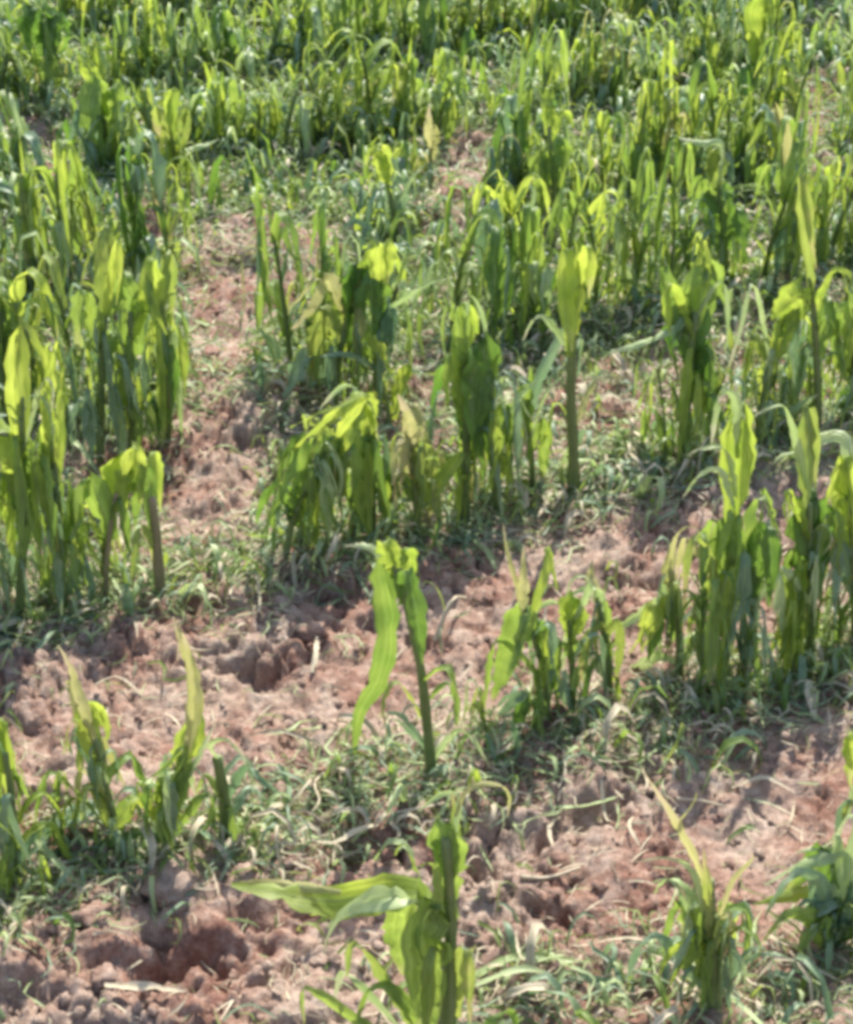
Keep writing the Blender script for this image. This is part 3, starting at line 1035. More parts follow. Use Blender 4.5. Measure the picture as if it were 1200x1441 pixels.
 (1140, 925, [(1140, 860), (1138, 790), (1138, 710)], 15, [
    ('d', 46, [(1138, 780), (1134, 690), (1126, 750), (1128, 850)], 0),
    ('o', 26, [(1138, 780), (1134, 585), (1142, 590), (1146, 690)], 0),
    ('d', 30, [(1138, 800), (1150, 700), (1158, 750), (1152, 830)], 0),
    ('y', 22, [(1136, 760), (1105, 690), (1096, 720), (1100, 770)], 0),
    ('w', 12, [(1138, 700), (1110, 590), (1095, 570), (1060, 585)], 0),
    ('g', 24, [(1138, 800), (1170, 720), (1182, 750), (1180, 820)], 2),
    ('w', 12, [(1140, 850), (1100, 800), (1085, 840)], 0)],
  'plant with the darkest broad hanging blade, beside the shredded blue green one'),
 (1205, 905, [(1203, 850), (1200, 760), (1196, 670)], 15, [
    ('w', 26, [(1200, 720), (1190, 620), (1140, 622), (1085, 652), (1045, 640)], 0),
    ('y', 34, [(1198, 780), (1190, 640), (1180, 690), (1178, 780)], 0),
    ('y', 26, [(1200, 800), (1215, 640), (1225, 720)], 0),
    ('b', 30, [(1202, 840), (1180, 760), (1170, 820), (1172, 880)], 2),
    ('d', 24, [(1200, 800), (1170, 710), (1160, 760)], 0)],
  'plant at the right edge whose broad whitish blade is broken level across its neighbours'),
 # third row
 (28, 868, [(32, 780), (34, 680), (30, 560)], 15, [
    ('y', 34, [(34, 660), (26, 470), (36, 480), (40, 560), (36, 640)], 0),
    ('y', 60, [(30, 700), (-30, 590), (-10, 590), (40, 625)], 0),
    ('g', 38, [(34, 740), (20, 620), (14, 680), (12, 790)], 0),
    ('g', 36, [(34, 760), (50, 640), (54, 700), (48, 830)], 2),
    ('b', 30, [(30, 840), (0, 760), (-10, 820), (-4, 880)], 2),
    ('w', 9, [(34, 640), (60, 540), (75, 545), (72, 580)], 0)],
  'leftmost tall plant in the third row with a pale broad blade cut by the frame'),
 (88, 858, [(86, 790), (80, 700), (74, 610)], 15, [
    ('g', 40, [(78, 720), (66, 600), (62, 660), (64, 780)], 0),
    ('y', 34, [(76, 680), (80, 500), (96, 500), (98, 590)], 0),
    ('w', 12, [(76, 640), (62, 550), (48, 560)], 0),
    ('g', 34, [(84, 780), (108, 690), (112, 740), (104, 830)], 2),
    ('g', 30, [(84, 790), (60, 720), (56, 770), (54, 850)], 0),
    ('b', 26, [(86, 840), (120, 790), (130, 830), (120, 870)], 0)],
  'upright plant with long olive blades hanging straight, second in the third row'),
 (150, 850, [(150, 800), (156, 740), (165, 690)], 10, [
    ('y', 44, [(165, 720), (176, 640), (166, 660), (155, 730)], 0),
    ('y', 26, [(168, 720), (186, 630), (196, 650), (198, 710)], 0),
    ('g', 34, [(158, 760), (130, 670), (120, 710), (112, 780)], 2),
    ('w', 9, [(155, 770), (130, 730), (110, 740), (95, 770)], 0),
    ('w', 14, [(152, 830), (120, 790), (100, 800)], 0)],
  'short plant with glowing tented top leaves left of the brown stump'),
 (228, 846, [(224, 800), (220, 750), (214, 700)], 19, [
    ('g', 22, [(216, 740), (205, 655), (196, 680), (190, 740)], 0),
    ('y', 15, [(215, 720), (214, 640), (222, 650), (226, 720)], 0),
    ('o', 12, [(222, 780), (200, 740), (190, 780), (185, 820)], 0)],
  'brown stump like stalk standing alone at the edge of the pale litter'),
 (402, 788, [(410, 740), (430, 690), (455, 630)], 11, [
    ('y', 24, [(455, 640), (515, 560), (500, 562), (455, 590), (410, 640), (392, 690)], 0),
    ('g', 36, [(430, 700), (420, 610), (405, 650), (385, 720), (350, 765)], 0),
    ('d', 30, [(415, 740), (400, 680), (380, 720), (372, 780)], 0),
    ('g', 26, [(420, 730), (440, 650), (445, 700), (436, 780)], 2),
    ('w', 9, [(430, 700), (460, 640), (480, 660), (478, 700)], 0)],
  'outermost plant of the middle clump, leaves combed down over the bare soil edge'),
 (462, 775, [(464, 720), (468, 650), (478, 590)], 12, [
    ('y', 34, [(476, 640), (500, 560), (520, 575), (532, 620)], 0),
    ('g', 36, [(470, 680), (465, 610), (456, 650), (450, 730)], 0),
    ('g', 34, [(468, 700), (490, 630), (496, 680), (490, 760)], 2),
    ('o', 26, [(474, 650), (440, 590), (436, 600), (438, 640)], 0),
    ('b', 24, [(464, 740), (440, 710), (430, 740), (425, 790)], 0)],
  'plant with an orange tinged arched blade in the middle clump'),
 (525, 765, [(524, 710), (520, 650), (518, 590)], 12, [
    ('y', 30, [(519, 630), (516, 555), (508, 580), (514, 640)], 0),
    ('g', 36, [(522, 680), (520, 610), (512, 650), (508, 750)], 0),
    ('d', 34, [(524, 700), (538, 640), (544, 690), (536, 760)], 0),
    ('w', 10, [(518, 620), (500, 550), (480, 545), (450, 575)], 0),
    ('b', 22, [(525, 750), (505, 720), (495, 760)], 2)],
  'dense green plant in the middle clump beside the withered pinkish one'),
 (588, 752, [(586, 700), (580, 650), (574, 600)], 13, [
    ('p', 18, [(578, 640), (574, 590), (560, 555)], 0),
    ('p', 14, [(580, 650), (590, 590), (582, 570), (596, 620)], 0),
    ('p', 24, [(582, 670), (570, 620), (560, 650), (556, 710)], 2),
    ('o', 30, [(584, 690), (596, 630), (606, 660), (604, 730)], 0),
    ('g', 30, [(584, 700), (562, 670), (552, 700), (550, 760)], 0),
    ('y', 16, [(586, 710), (640, 650), (650, 640), (612, 700)], 0)],
  'withered plant with pinkish straw coloured top in the middle clump'),
 (548, 600, [(546, 580), (535, 530), (530, 490)], 9, [
    ('y', 24, [(530, 510), (522, 470), (540, 500), (560, 545)], 0),
    ('y', 20, [(552, 590), (562, 540), (578, 512), (566, 545)], 0),
    ('b', 9, [(530, 520), (505, 505), (480, 498), (450, 502)], 0)],
  'small plant with one vivid yellow green zigzag blade before the black hollow'),
 (655, 735, [(656, 670), (656, 590), (652, 500)], 14, [
    ('y', 30, [(654, 560), (652, 440), (660, 430), (672, 470)], 0),
    ('d', 44, [(656, 620), (654, 500), (648, 540), (646, 660)], 0),
    ('y', 20, [(654, 600), (636, 500), (628, 530), (630, 580)], 0),
    ('g', 26, [(654, 560), (640, 430), (630, 450), (632, 520)], 0),
    ('w', 7, [(654, 520), (660, 420), (680, 450), (690, 520)], 0),
    ('g', 30, [(656, 690), (630, 640), (622, 680), (618, 740)], 2)],
  'tall domed plant draped in leaves, behind the withered pinkish one'),
 (700, 720, [(698, 660), (692, 590), (686, 520)], 13, [
    ('d', 56, [(690, 590), (676, 480), (668, 530), (670, 640)], 0),
    ('y', 22, [(690, 580), (690, 478), (698, 490), (690, 540)], 0),
    ('w', 8, [(692, 560), (698, 600), (708, 640), (735, 600)], 0),
    ('g', 30, [(696, 640), (710, 570), (718, 600), (714, 680)], 2),
    ('d', 30, [(696, 650), (680, 590), (676, 640), (676, 720)], 0),
    ('w', 10, [(694, 620), (730, 560), (755, 535)], 0)],
  'plant with a broad dark shield shaped blade and a bright yellow notch beside it'),
 (750, 692, [(748, 650), (744, 600), (742, 560)], 10, [
    ('g', 26, [(744, 610), (736, 540), (728, 570), (726, 640)], 2),
    ('b', 14, [(744, 590), (760, 530), (790, 470), (800, 440)], 0),
    ('w', 8, [(746, 620), (765, 560), (790, 530), (760, 560)], 0),
    ('g', 20, [(746, 640), (760, 590), (766, 620), (762, 680)], 0)],
  'slender ragged plant just left of the tall straight stalk'),
 (806, 698, [(807, 640), (803, 560), (805, 480), (804, 420)], 18, [
    ('y', 36, [(806, 500), (806, 352), (796, 370), (798, 440), (804, 495)], 0),
    ('y', 22, [(806, 480), (824, 350), (832, 365), (828, 420)], 0),
    ('w', 9, [(806, 500), (770, 450), (750, 450), (735, 480)], 0),
    ('p', 10, [(808, 600), (835, 540), (850, 530)], 0)],
  'tall straight bare stalk topped by one glowing vertical leaf'),
 (962, 645, [(964, 590), (970, 520), (978, 440)], 16, [
    ('d', 54, [(974, 520), (966, 420), (950, 460), (948, 560)], 0),
    ('g', 50, [(976, 480), (990, 370), (1006, 390), (1012, 500)], 2),
    ('y', 28, [(976, 450), (988, 340), (976, 350), (958, 400)], 0),
    ('w', 12, [(978, 450), (962, 455), (910, 480), (856, 497)], 0),
    ('g', 26, [(970, 520), (930, 380), (922, 400), (926, 470)], 0),
    ('y', 20, [(975, 480), (945, 400), (938, 420), (942, 470)], 0),
    ('d', 36, [(970, 560), (985, 470), (992, 520), (985, 600)], 0),
    ('w', 7, [(975, 450), (1015, 395), (1024, 450), (1020, 500)], 0)],
  'bushy deep green plant with a pale blade arching out to its left'),
 (1075, 618, [(1078, 560), (1086, 500), (1098, 450)], 12, [
    ('y', 34, [(1095, 470), (1130, 405), (1110, 410), (1085, 450)], 0),
    ('y', 28, [(1090, 500), (1125, 430), (1100, 470), (1070, 560)], 2),
    ('o', 24, [(1084, 520), (1060, 470), (1050, 510), (1045, 580)], 0),
    ('w', 8, [(1085, 520), (1060, 400), (1040, 470), (1020, 530)], 0),
    ('w', 14, [(1080, 570), (1110, 580), (1150, 555)], 0)],
  'plant with yellow blades swept sideways in slanting strips, near the right edge'),
 (1150, 605, [(1150, 540), (1146, 460), (1140, 390)], 13, [
    ('o', 20, [(1142, 430), (1128, 250), (1135, 290), (1148, 380)], 0),
    ('g', 40, [(1148, 500), (1165, 420), (1172, 470), (1168, 560)], 2),
    ('y', 26, [(1144, 440), (1175, 380), (1195, 400), (1185, 450)], 0),
    ('b', 30, [(1148, 520), (1130, 480), (1120, 520), (1115, 580)], 0)],
  'slim tall plant with an olive spear next to the crumpled whitish scrap'),
 (1205, 590, [(1204, 550), (1200, 490), (1196, 430)], 13, [
    ('g', 34, [(1200, 500), (1190, 420), (1180, 460), (1176, 560)], 0),
    ('y', 30, [(1202, 540), (1180, 490), (1165, 510), (1150, 560)], 0),
    ('d', 26, [(1204, 560), (1195, 540), (1180, 600), (1176, 640)], 0)],
  'green plant half cut by the right edge, above the level whitish blade'),
 # fourth row
 (236, 645, [(238, 590), (236, 500), (226, 420)], 12, [
    ('y', 22, [(226, 440), (215, 362), (206, 400), (216, 460), (226, 520)], 0),
    ('y', 22, [(232, 500), (222, 440), (205, 500), (198, 560)], 0),
    ('w', 14, [(234, 500), (238, 460), (244, 480), (242, 520)], 0),
    ('w', 7, [(236, 540), (250, 520), (254, 580), (256, 640)], 0),
    ('o', 20, [(226, 440), (236, 355), (240, 400), (240, 460)], 0),
    ('d', 26, [(238, 600), (220, 560), (212, 590), (210, 645)], 0)],
  'plant with a wavy bright blade at the edge of the bare soil wedge'),
 (186, 650, [(186, 590), (184, 500), (184, 440)], 13, [
    ('g', 46, [(185, 500), (178, 385), (170, 420), (172, 500)], 0),
    ('y', 26, [(185, 480), (205, 390), (210, 420), (206, 480)], 0),
    ('y', 34, [(186, 600), (180, 520), (184, 560), (180, 630)], 2),
    ('o', 20, [(186, 570), (170, 500), (176, 510), (194, 560)], 0),
    ('w', 8, [(184, 520), (150, 430), (146, 460), (152, 500)], 0)],
  'plant with a broad vivid green blade, just left of the wavy leaved one'),
 (142, 655, [(142, 600), (144, 520), (148, 440)], 13, [
    ('o', 36, [(148, 440), (152, 326), (146, 350), (142, 410)], 0),
    ('g', 36, [(146, 500), (122, 410), (112, 440), (112, 500)], 0),
    ('y', 14, [(148, 460), (165, 340), (168, 370), (164, 430)], 0),
    ('g', 34, [(144, 540), (158, 470), (160, 520), (154, 600)], 2),
    ('b', 26, [(142, 610), (120, 560), (112, 600), (108, 660)], 0)],
  'tall plant with an olive tent shaped top in the left block'),
 (470, 585, [(474, 530), (486, 460), (500, 400)], 12, [
    ('y', 32, [(500, 420), (528, 345), (512, 348), (495, 375)], 0),
    ('d', 42, [(494, 440), (506, 370), (500, 410), (490, 490)], 0),
    ('y', 24, [(490, 450), (460, 400), (440, 420), (425, 470)], 0),
    ('p', 26, [(490, 440), (460, 390), (430, 430), (385, 470)], 2),
    ('o', 30, [(484, 480), (455, 430), (446, 470), (442, 540)], 0),
    ('b', 40, [(474, 550), (440, 500), (415, 520), (395, 570)], 2),
    ('b', 30, [(474, 560), (450, 530), (430, 560)], 0)],
  'slanting plant beside the bare soil wedge with pale leaves spread down to its left'),
 (530, 560, [(532, 500), (534, 440), (536, 390)], 12, [
    ('y', 26, [(535, 410), (540, 340), (548, 360), (544, 400)], 0),
    ('d', 40, [(534, 450), (524, 390), (518, 430), (520, 510)], 0),
    ('b', 26, [(534, 480), (548, 430), (552, 470), (548, 540)], 0),
    ('w', 7, [(536, 440), (570, 420), (600, 400), (630, 392)], 0),
    ('g', 26, [(532, 510), (512, 460), (504, 500), (500, 560)], 2)],
  'dark leaved plant behind the slanting one, in front of the black hollow'),
 # rear plants that stand out
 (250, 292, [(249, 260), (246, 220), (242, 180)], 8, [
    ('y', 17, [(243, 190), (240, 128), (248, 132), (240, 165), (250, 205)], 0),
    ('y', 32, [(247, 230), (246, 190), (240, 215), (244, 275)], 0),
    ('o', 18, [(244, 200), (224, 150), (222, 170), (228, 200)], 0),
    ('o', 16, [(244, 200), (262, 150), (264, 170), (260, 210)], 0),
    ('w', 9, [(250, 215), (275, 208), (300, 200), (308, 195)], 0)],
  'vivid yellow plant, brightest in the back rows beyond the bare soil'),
 (607, 268, [(607, 250), (606, 230), (605, 205)], 7, [
    ('p', 12, [(606, 215), (602, 180), (604, 148)], 0),
    ('p', 12, [(606, 225), (614, 190), (612, 175)], 0),
    ('o', 12, [(606, 250), (590, 220), (582, 250)], 0)],
  'small orange yellow spear standing by the dark pit in the back rows'),
 (558, 345, [(556, 320), (552, 290), (546, 260)], 11, [
    ('y', 24, [(546, 270), (530, 215), (540, 218), (548, 245), (560, 275)], 0),
    ('y', 16, [(548, 260), (540, 205), (520, 215), (515, 235)], 0),
    ('b', 22, [(554, 320), (560, 270), (568, 300), (566, 350)], 0),
    ('w', 6, [(552, 300), (580, 250), (600, 230)], 0)],
  'plant with a bright folded flag leaf above the top of the bare soil wedge'),
 (1062, 178, [(1062, 140), (1064, 90), (1066, 50)], 10, [
    ('y', 40, [(1065, 90), (1074, -8), (1084, 10), (1078, 90)], 0),
    ('y', 26, [(1064, 90), (1058, 0), (1050, 30), (1054, 80)], 0),
    ('d', 26, [(1062, 140), (1052, 90), (1046, 120), (1046, 170)], 0),
    ('w', 7, [(1062, 120), (1046, 60), (1036, 65), (1030, 90)], 0)],
  'tall glowing broad leaved plant at the far edge of the field view'),
 (1102, 318, [(1102, 280), (1100, 240), (1096, 200)], 8, [
    ('p', 20, [(1096, 220), (1088, 155), (1094, 160), (1104, 220), (1106, 280)], 0),
    ('y', 18, [(1096, 230), (1080, 170), (1066, 190), (1050, 215)], 0),
    ('b', 16, [(1096, 220), (1080, 155), (1066, 158), (1052, 178)], 0),
    ('g', 24, [(1100, 270), (1080, 230), (1072, 260), (1072, 310)], 2)],
  'arched straw yellow plant by the far patch of bare soil'),
 (1022, 405, [(1020, 360), (1016, 310), (1010, 260)], 11, [
    ('d', 48, [(1014, 300), (1006, 255), (1004, 290), (1014, 360)], 0),
    ('g', 24, [(1014, 290), (988, 250), (980, 280), (978, 320)], 0),
    ('w', 13, [(1010, 270), (1016, 205), (990, 202), (954, 194)], 0),
    ('o', 30, [(1012, 270), (1008, 208), (1000, 225), (996, 265)], 0),
    ('d', 30, [(1018, 350), (1034, 290), (1038, 330), (1034, 390)], 0)],
  'plant with a solid dark green blade under a flat whitish folded leaf'),
 (782, 320, [(780, 270), (776, 220), (772, 180)], 9, [
    ('y', 24, [(773, 190), (772, 120), (768, 140), (766, 185)], 0),
    ('y', 14, [(774, 200), (788, 158), (800, 162), (806, 180)], 0),
    ('g', 34, [(776, 240), (786, 190), (796, 220), (796, 280)], 2),
    ('g', 30, [(778, 260), (764, 210), (760, 240), (764, 300)], 0)],
  'plant with a pointed sunlit spike rising from the back right rows'),
 (722, 415, [(722, 380), (720, 340), (716, 300)], 10, [
    ('y', 24, [(718, 300), (712, 262), (714, 290), (718, 330)], 0),
    ('y', 10, [(718, 310), (680, 260), (668, 280), (666, 305)], 0),
    ('y', 10, [(718, 310), (690, 268), (688, 300)], 0),
    ('y', 11, [(718, 310), (745, 250), (765, 260), (774, 318)], 0),
    ('w', 10, [(718, 310), (742, 262), (750, 280), (736, 310)], 0),
    ('g', 32, [(722, 370), (700, 320), (690, 350), (688, 400)], 2),
    ('g', 32, [(722, 370), (740, 320), (750, 350), (748, 405)], 0)],
  'spidery plant with many thin glowing leaves hanging like a fountain'),
 (70, 155, [(68, 110), (64, 60), (60, 20)], 10, [
    ('d', 52, [(62, 60), (52, 8), (50, 35), (58, 85)], 0),
    ('d', 40, [(64, 80), (78, 20), (86, 50), (84, 110)], 0),
    ('y', 18, [(66, 100), (76, 60), (72, 90)], 0),
    ('g', 26, [(66, 110), (40, 70), (32, 100)], 2)],
  'plant with the darkest broad blades in the far left corner'),
 (150, 245, [(150, 200), (146, 160), (140, 120)], 10, [
    ('y', 24, [(142, 130), (115, 82), (112, 92), (130, 120)], 0),
    ('g', 40, [(144, 160), (140, 110), (130, 140), (128, 200)], 0),
    ('g', 34, [(146, 180), (160, 120), (168, 150), (162, 220)], 0),
    ('b', 26, [(148, 200), (118, 150), (104, 180), (108, 230)], 2)],
  'plant with fresh green forked top leaves near the far left corner'),
]

NPLANT = 0


SPARE = ('lone bright', 'largest nearest', 'green stub', 'brown stump', 'tall straight bare', 'frame edge, only', 'trio', 'spear on top')


def hero(i, spec):
    bx, by, stalk, sw, leaves, lab = spec
    rnd = random.Random(900 + i)
    g = ground_at(bx, by)
    g[2] = hz(g[0], g[1])
    g = ground_at(bx, by, g[2])
    g[2] = hz(g[0], g[1]) - .004
    s = m_per_px(g)
    root = bpy.data.objects.new('maize_plant', None)
    root.empty_display_size = .05
    col.objects.link(root)
    root.location = g
    tag(root, lab, 'maize plant', 'maize plants in the hail damaged rows')
    Y = g[1]
    lean = rnd.uniform(-.02, .02)

    spare = any(q in lab for q in SPARE)

    def loc(px, py, d=0.0):
        return on_plane(px, py, Y + d) - g
    sp = [np.array([0, 0, -.01])] + [loc(a, b, lean * (k + 1) / len(stalk)) for k, (a, b) in enumerate(stalk)]
    mb = MB()
    tube(mb, sp, sw * s * .5, sw * s * .30, n=10)
    o = link('stalk', mb.mesh('stalk', [M['stub'] if 'brown stump' in lab else M['stalk']]), root)
    # nodes on the stalk
    for k, (mat, wpx, pts, tear) in enumerate(leaves):
        end = rnd.uniform(-.07, .07)
        P = []
        m = len(pts)
        for j, (a, b) in enumerate(pts):
            f = j / (m - 1)
            P.append(loc(a, b, lean + end * math.sin(f * 1.6)))
        ph = R(rnd.uniform(12, 42)) * rnd.choice([1, -1])
        lat = (math.cos(ph), math.sin(ph), .55 * (1 if ph > 0 else -1))
        mb = MB()
        if tear == 0 and wpx > 20 and not spare and 'sprawling' not in lab and rnd.random() < .8:
            tear = rnd.choice([2, 3, 4])
        ribbon(mb, P, wpx * s * 1.12, lat, rnd, n=24, fold=rnd.uniform(.1, .3), twist=rnd.uniform(-.3, .3), tear=tear, tear_at=rnd.uniform(.18, .45),
               start=.5, ragged=.13, tip=.10)
        link('leaf', mb.mesh('leaf', [M[mat]], weld=True), root)
    # limp lower blades that skirt the stalk down to the soil
    top = float(sp[-1][2])
    spare = any(q in lab for q in SPARE)
    for k in range(3 if 'trio' in lab else 1 if spare else rnd.randint(6, 8) if len(leaves) > 4 else 2):
        f = rnd.uniform(.25, .8)
        q = np.array([np.interp(f * top, [p[2] for p in sp], [p[j] for p in sp]) for j in range(3)])
        az = rnd.uniform(0, 6.28)
        d = np.array([math.cos(az), math.sin(az) * .8, 0])
        up, out = rnd.uniform(.03, .07), rnd.uniform(.03, .09)
        low = rnd.uniform(.01, .08)
        P = [q, q + d * out * .4 + [0, 0, up * .8], q + d * out * .8 + [0, 0, up * .9], q + d * out + [0, 0, -(q[2] - low) * .5], q + d * out * rnd.uniform(.9, 1.4) + [0, 0, low - q[2]]]
        mb = MB()
        ribbon(mb, P, rnd.uniform(.018, .038) * (1 if s > .00125 else 1), (-d[1] + .3, d[0], .3), rnd, n=16, twist=rnd.uniform(-.8, .8), ragged=.13, tear=rnd.choice([0, 2, 3]), tear_at=rnd.uniform(.3, .5))
        link('leaf', mb.mesh('leaf', [M[rnd.choice(leaves)[0]]] if rnd.random() < .6 else [M[rnd.choice('gyb')]], weld=True), root)
    # torn strips the hail left, and crumpled leaves low on the stalk
    for k in range(3 if spare else rnd.randint(10, 14) if len(leaves) > 4 else 3):
        f = rnd.uniform(.12, .95)
        q = np.array([np.interp(f * top, [p[2] for p in sp], [p[j] for p in sp]) for j in range(3)])
        az = rnd.uniform(0, 6.28)
        d = np.array([math.cos(az), math.sin(az) * .7, 0])
        up, out, drop = rnd.uniform(.01, .07), rnd.uniform(.015, .06), rnd.uniform(.06, .17)
        P = [q, q + d * out * .6 + [0, 0, up], q + d * out * 1.1 + [0, 0, up * .8], q + d * out * 1.3 + [0, 0, up - drop * .5], q + d * out * rnd.uniform(.8, 1.9) + [0, 0, max(up - drop, .01 - q[2])]]
        mb = MB()
        ribbon(mb, P, rnd.uniform(.006, .024), (-d[1] + .2, d[0], 0), rnd, n=12, twist=rnd.uniform(-1.2, 1.2), ragged=.15, tear=rnd.choice([0, 2]), tear_at=.4)
        link('leaf', mb.mesh('leaf', [M[rnd.choice(['g', 'b', 'w', 'o', 'y', 'b', 'g'])]], weld=True), root)
    return root, g, (bx, by)


placed = []       # (world x, y)
heroes = []
for i, sp in enumerate(HERO):
    r, g, b = hero(i, sp)
    placed.append((g[0], g[1]))
    heroes.append(r)

# ---------------------------------------------------------------- the rest of the rows
KINDS = [
    ('shredded mid green', 'gygyb', 1.0), ('limp blue green', 'bbgbw', .85), ('yellow green sunlit', 'yygyg', 1.0), ('dark broad leaved', 'dggdb', 1.0),
    ('olive wilted', 'oygop', .95), ('torn green', 'gygdg', 1.1), ('yellow tipped', 'gpygo', 1.0), ('pale streaked', 'gwgbo', .95),
    ('drooping green', 'gygyg', 1.05), ('thin leaved', 'ygbgw', .9), ('stiff upright', 'gyggy', 1.1), ('battered', 'obgpw', .8),
    ('bushy green', 'gygyb', 1.0), ('ragged bright', 'yyggo', 1.0), ('crumpled', 'bgowg', .8), ('tattered green', 'gggwy', .95)]


def auto_plant(k, idx):
    look, mats, size = KINDS[k]
    rnd = random.Random(3000 + idx)
    root = bpy.data.objects.new('maize_plant', None)
    root.empty_display_size = .05
    col.objects.link(root)
    H = rnd.uniform(.42, .56) * size
    hs = H * rnd.uniform(.55, .75)
    tx, ty = rnd.uniform(-.05, .05), rnd.uniform(-.05, .05)
    S = lambda f: np.array([tx * f * f, ty * f * f, hs * f])
    mb = MB()
    tube(mb, [S(0) - [0, 0, .02], S(.35), S(.7), S(1)], rnd.uniform(.008, .012), .005, n=8, k=6)
    link('stalk', mb.mesh('stalk', [M['stalk']]), root)
    az0 = rnd.uniform(0, 6.28)
    nl = rnd.randint(15, 19)
    for i in range(nl):
        f = .12 + .86 * i / (nl - 1)
        az = az0 + math.pi * i + rnd.uniform(-.6, .6)
        d = np.array([math.cos(az), math.sin(az), 0])
        lat = np.array([-d[1], d[0], 0]) + .3 * np.array([rnd.uniform(-1, 1), rnd.uniform(-1, 1), 0])
        p0 = S(f)
        up = rnd.uniform(.05, .13) * (1 if i < nl - 2 else 1.2)
        out = rnd.uniform(.02, .085)
        drop = rnd.uniform(.14, .34)
        if p0[2] + up > H:
            up = max(.03, H - p0[2])
        style = rnd.random()
        w = rnd.choice([rnd.uniform(.008, .018), rnd.uniform(.012, .026), rnd.uniform(.030, .055), rnd.uniform(.035, .068)])
        if k in (9,):
            w *= .55
        if k == 3:
            w *= 1.2
        if style < .78:      # snapped over, hanging
            P = [p0, p0 + d * out * .6 + [0, 0, up], p0 + d * (out + .012) + [0, 0, up * .9], p0 + d * (out + .02) + [0, 0, up - drop * .5], p0 + d * (out + rnd.uniform(0, .05)) + [0, 0, max(up - drop, .02 - p0[2])]]
        elif style < .92:    # arched outward
            L = rnd.uniform(.08, .2)
            P = [p0, p0 + d * L * .3 + [0, 0, up * .8], p0 + d * L * .7 + [0, 0, up * .8], p0 + d * L + [0, 0, up * .8 - rnd.uniform(.02, .10)]]
            w *= .6
        else:                # spear
            P = [p0, p0 + d * .015 + [0, 0, up * .8], p0 + d * rnd.uniform(.01, .05) + [0, 0, up * 1.6]]
            w *= .5
        mat = M[mats[rnd.randrange(len(mats))]]
        mb = MB()
        ribbon(mb, P, w, lat, rnd, n=14, fold=rnd.uniform(.1, .3), twist=rnd.uniform(-.6, .6), tear=rnd.choice([0, 2, 3, 3]) if w > .02 else 0, tear_at=rnd.uniform(.2, .5), ragged=.14)
        link('leaf', mb.mesh('leaf', [mat], weld=True), root)
    return root


protos = {}
for idx in range(32):
    protos[idx] = auto_plant(idx % len(KINDS), idx)
ORD = ['zeroth', 'first', 'second', 'third', 'fourth', 'fifth', 'sixth', 'seventh', 'eighth', 'ninth', 'tenth', 'eleventh', 'twelfth', 'thirteenth', 'fourteenth', 'fifteenth', 'sixteenth',
       'seventeenth', 'eighteenth', 'nineteenth', 'twentieth']
ORD += ['twenty ' + ORD[k] for k in range(1, 10)] + ['thirtieth'] + ['thirty ' + ORD[k] for k in range(1, 10)] + ['fortieth'] + ['forty ' + ORD[k] for k in range(1, 10)]

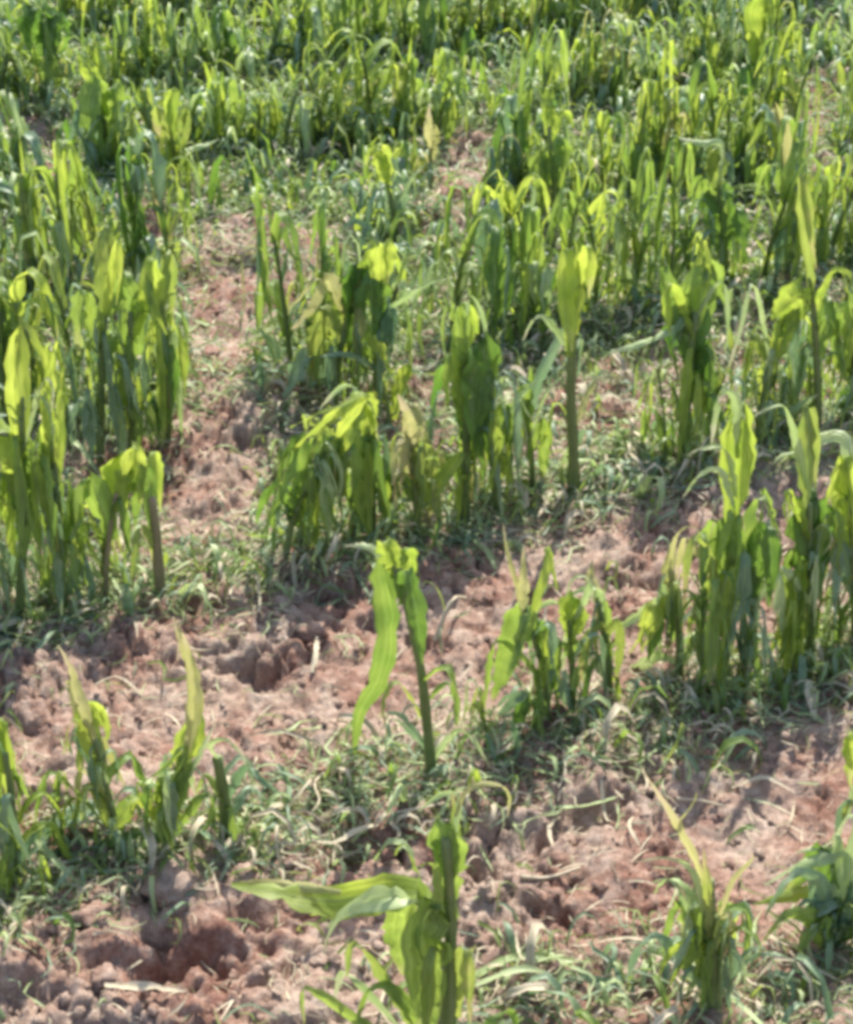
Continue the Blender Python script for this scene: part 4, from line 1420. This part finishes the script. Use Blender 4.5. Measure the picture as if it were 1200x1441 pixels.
spots = []
rnd = random.Random(77)
for k in range(-1, 13):
    off = OFF_A + k * ROW
    a = -6.0
    while a < 9.0:
        a += rnd.uniform(.080, .150) if k > 3 else rnd.uniform(.075, .13)
        j = rnd.gauss(0, .025)
        x = RD[0] * a + RN[0] * (off + j)
        y = RD[1] * a + RN[1] * (off + j)
        if y < 1.3:
            continue
        px, py, _ = project((x, y, 0))
        _, ptop, _ = project((x, y, .5))
        if px < -150 or px > 1350 or ptop > 1500 or py < -70:
            continue
        inframe = -20 < px < 1220
        if bare(x, y):
            continue
        small = 1.0
        if inframe and k <= 1:
            if k == -1 or (k == 0 and not (690 < px < 850 or 930 < px < 1215 or px < 300)) or (k == 1 and (235 < px < 385 or 780 < px < 930)):
                continue
            small = .72 if k == 1 else (.62 if px > 930 else .45 if px > 850 else .34)
            x, y = x + RN[0] * .03, y + RN[1] * .03
        if k == 2 and 250 < px < 400:
            continue
        if min(math.hypot(x - p[0], y - p[1]) for p in placed) < (.065 if k > 3 else .045):
            continue
        if k >= 3 and float(gnoise(np.array([x * 1.9]), np.array([y * 1.9]), 88)[0]) < -.42:
            continue
        if k >= 4 and rnd.random() < .05:
            continue
        placed.append((x, y))
        spots.append((k, x, y, px, py, small))
import sys
print('auto plants', len(spots), file=sys.stderr)
print('auto plants', len(spots), 'in frame', sum(1 for s in spots if -20 < s[3] < 1220 and s[4] > 0))
used = set()
order = {}
in_row = {}
for h in heroes:
    hp = project((h.location.x, h.location.y, 0))
    in_row.setdefault(int(round(row_coord(h.location.x, h.location.y))), []).append(hp[0])
for q in spots:
    if -20 < q[3] < 1220:
        in_row.setdefault(q[0], []).append(q[3])
for k, x, y, px, py, small in sorted(spots, key=lambda q: (q[0], q[3])):
    idx = rnd.randrange(32)
    if idx not in used:
        used.add(idx)
        o = protos[idx]
    else:
        src = protos[idx]
        o = src.copy()
        col.objects.link(o)
        for ch in src.children:
            c = ch.copy()
            col.objects.link(c)
            c.parent = o
    o.location = (x, y, hz(x, y) - .004)
    o.rotation_euler = (rnd.uniform(-.10, .10), rnd.uniform(-.10, .10), rnd.uniform(0, 6.28))
    s = rnd.uniform(.85, 1.15) * small
    fat = 1.15 if k >= 4 else 1.0
    o.scale = (s * fat, s * fat, s * rnd.uniform(.92, 1.1) * (.86 if k >= 4 else 1))
    look = KINDS[idx % len(KINDS)][0]
    if -20 < px < 1220:
        order[k] = 1 + sum(1 for v in in_row[k] if -20 < v < px)
        lab = f'{look} maize plant, {ORD[min(order[k], len(ORD) - 1)]} from the left, {ORD[k + 2]} row back'
    else:
        side = 'left' if px < 0 else 'right'
        order[(k, side)] = order.get((k, side), 0) + 1
        lab = f'{look} maize plant past the {side} edge, {ORD[order[(k, side)]]} in the {ORD[k + 2]} row'
    tag(o, lab, 'maize plant', 'maize plants in the hail damaged rows')
for idx, p in protos.items():
    if idx not in used:
        for ch in list(p.children):
            bpy.data.objects.remove(ch)
        bpy.data.objects.remove(p)
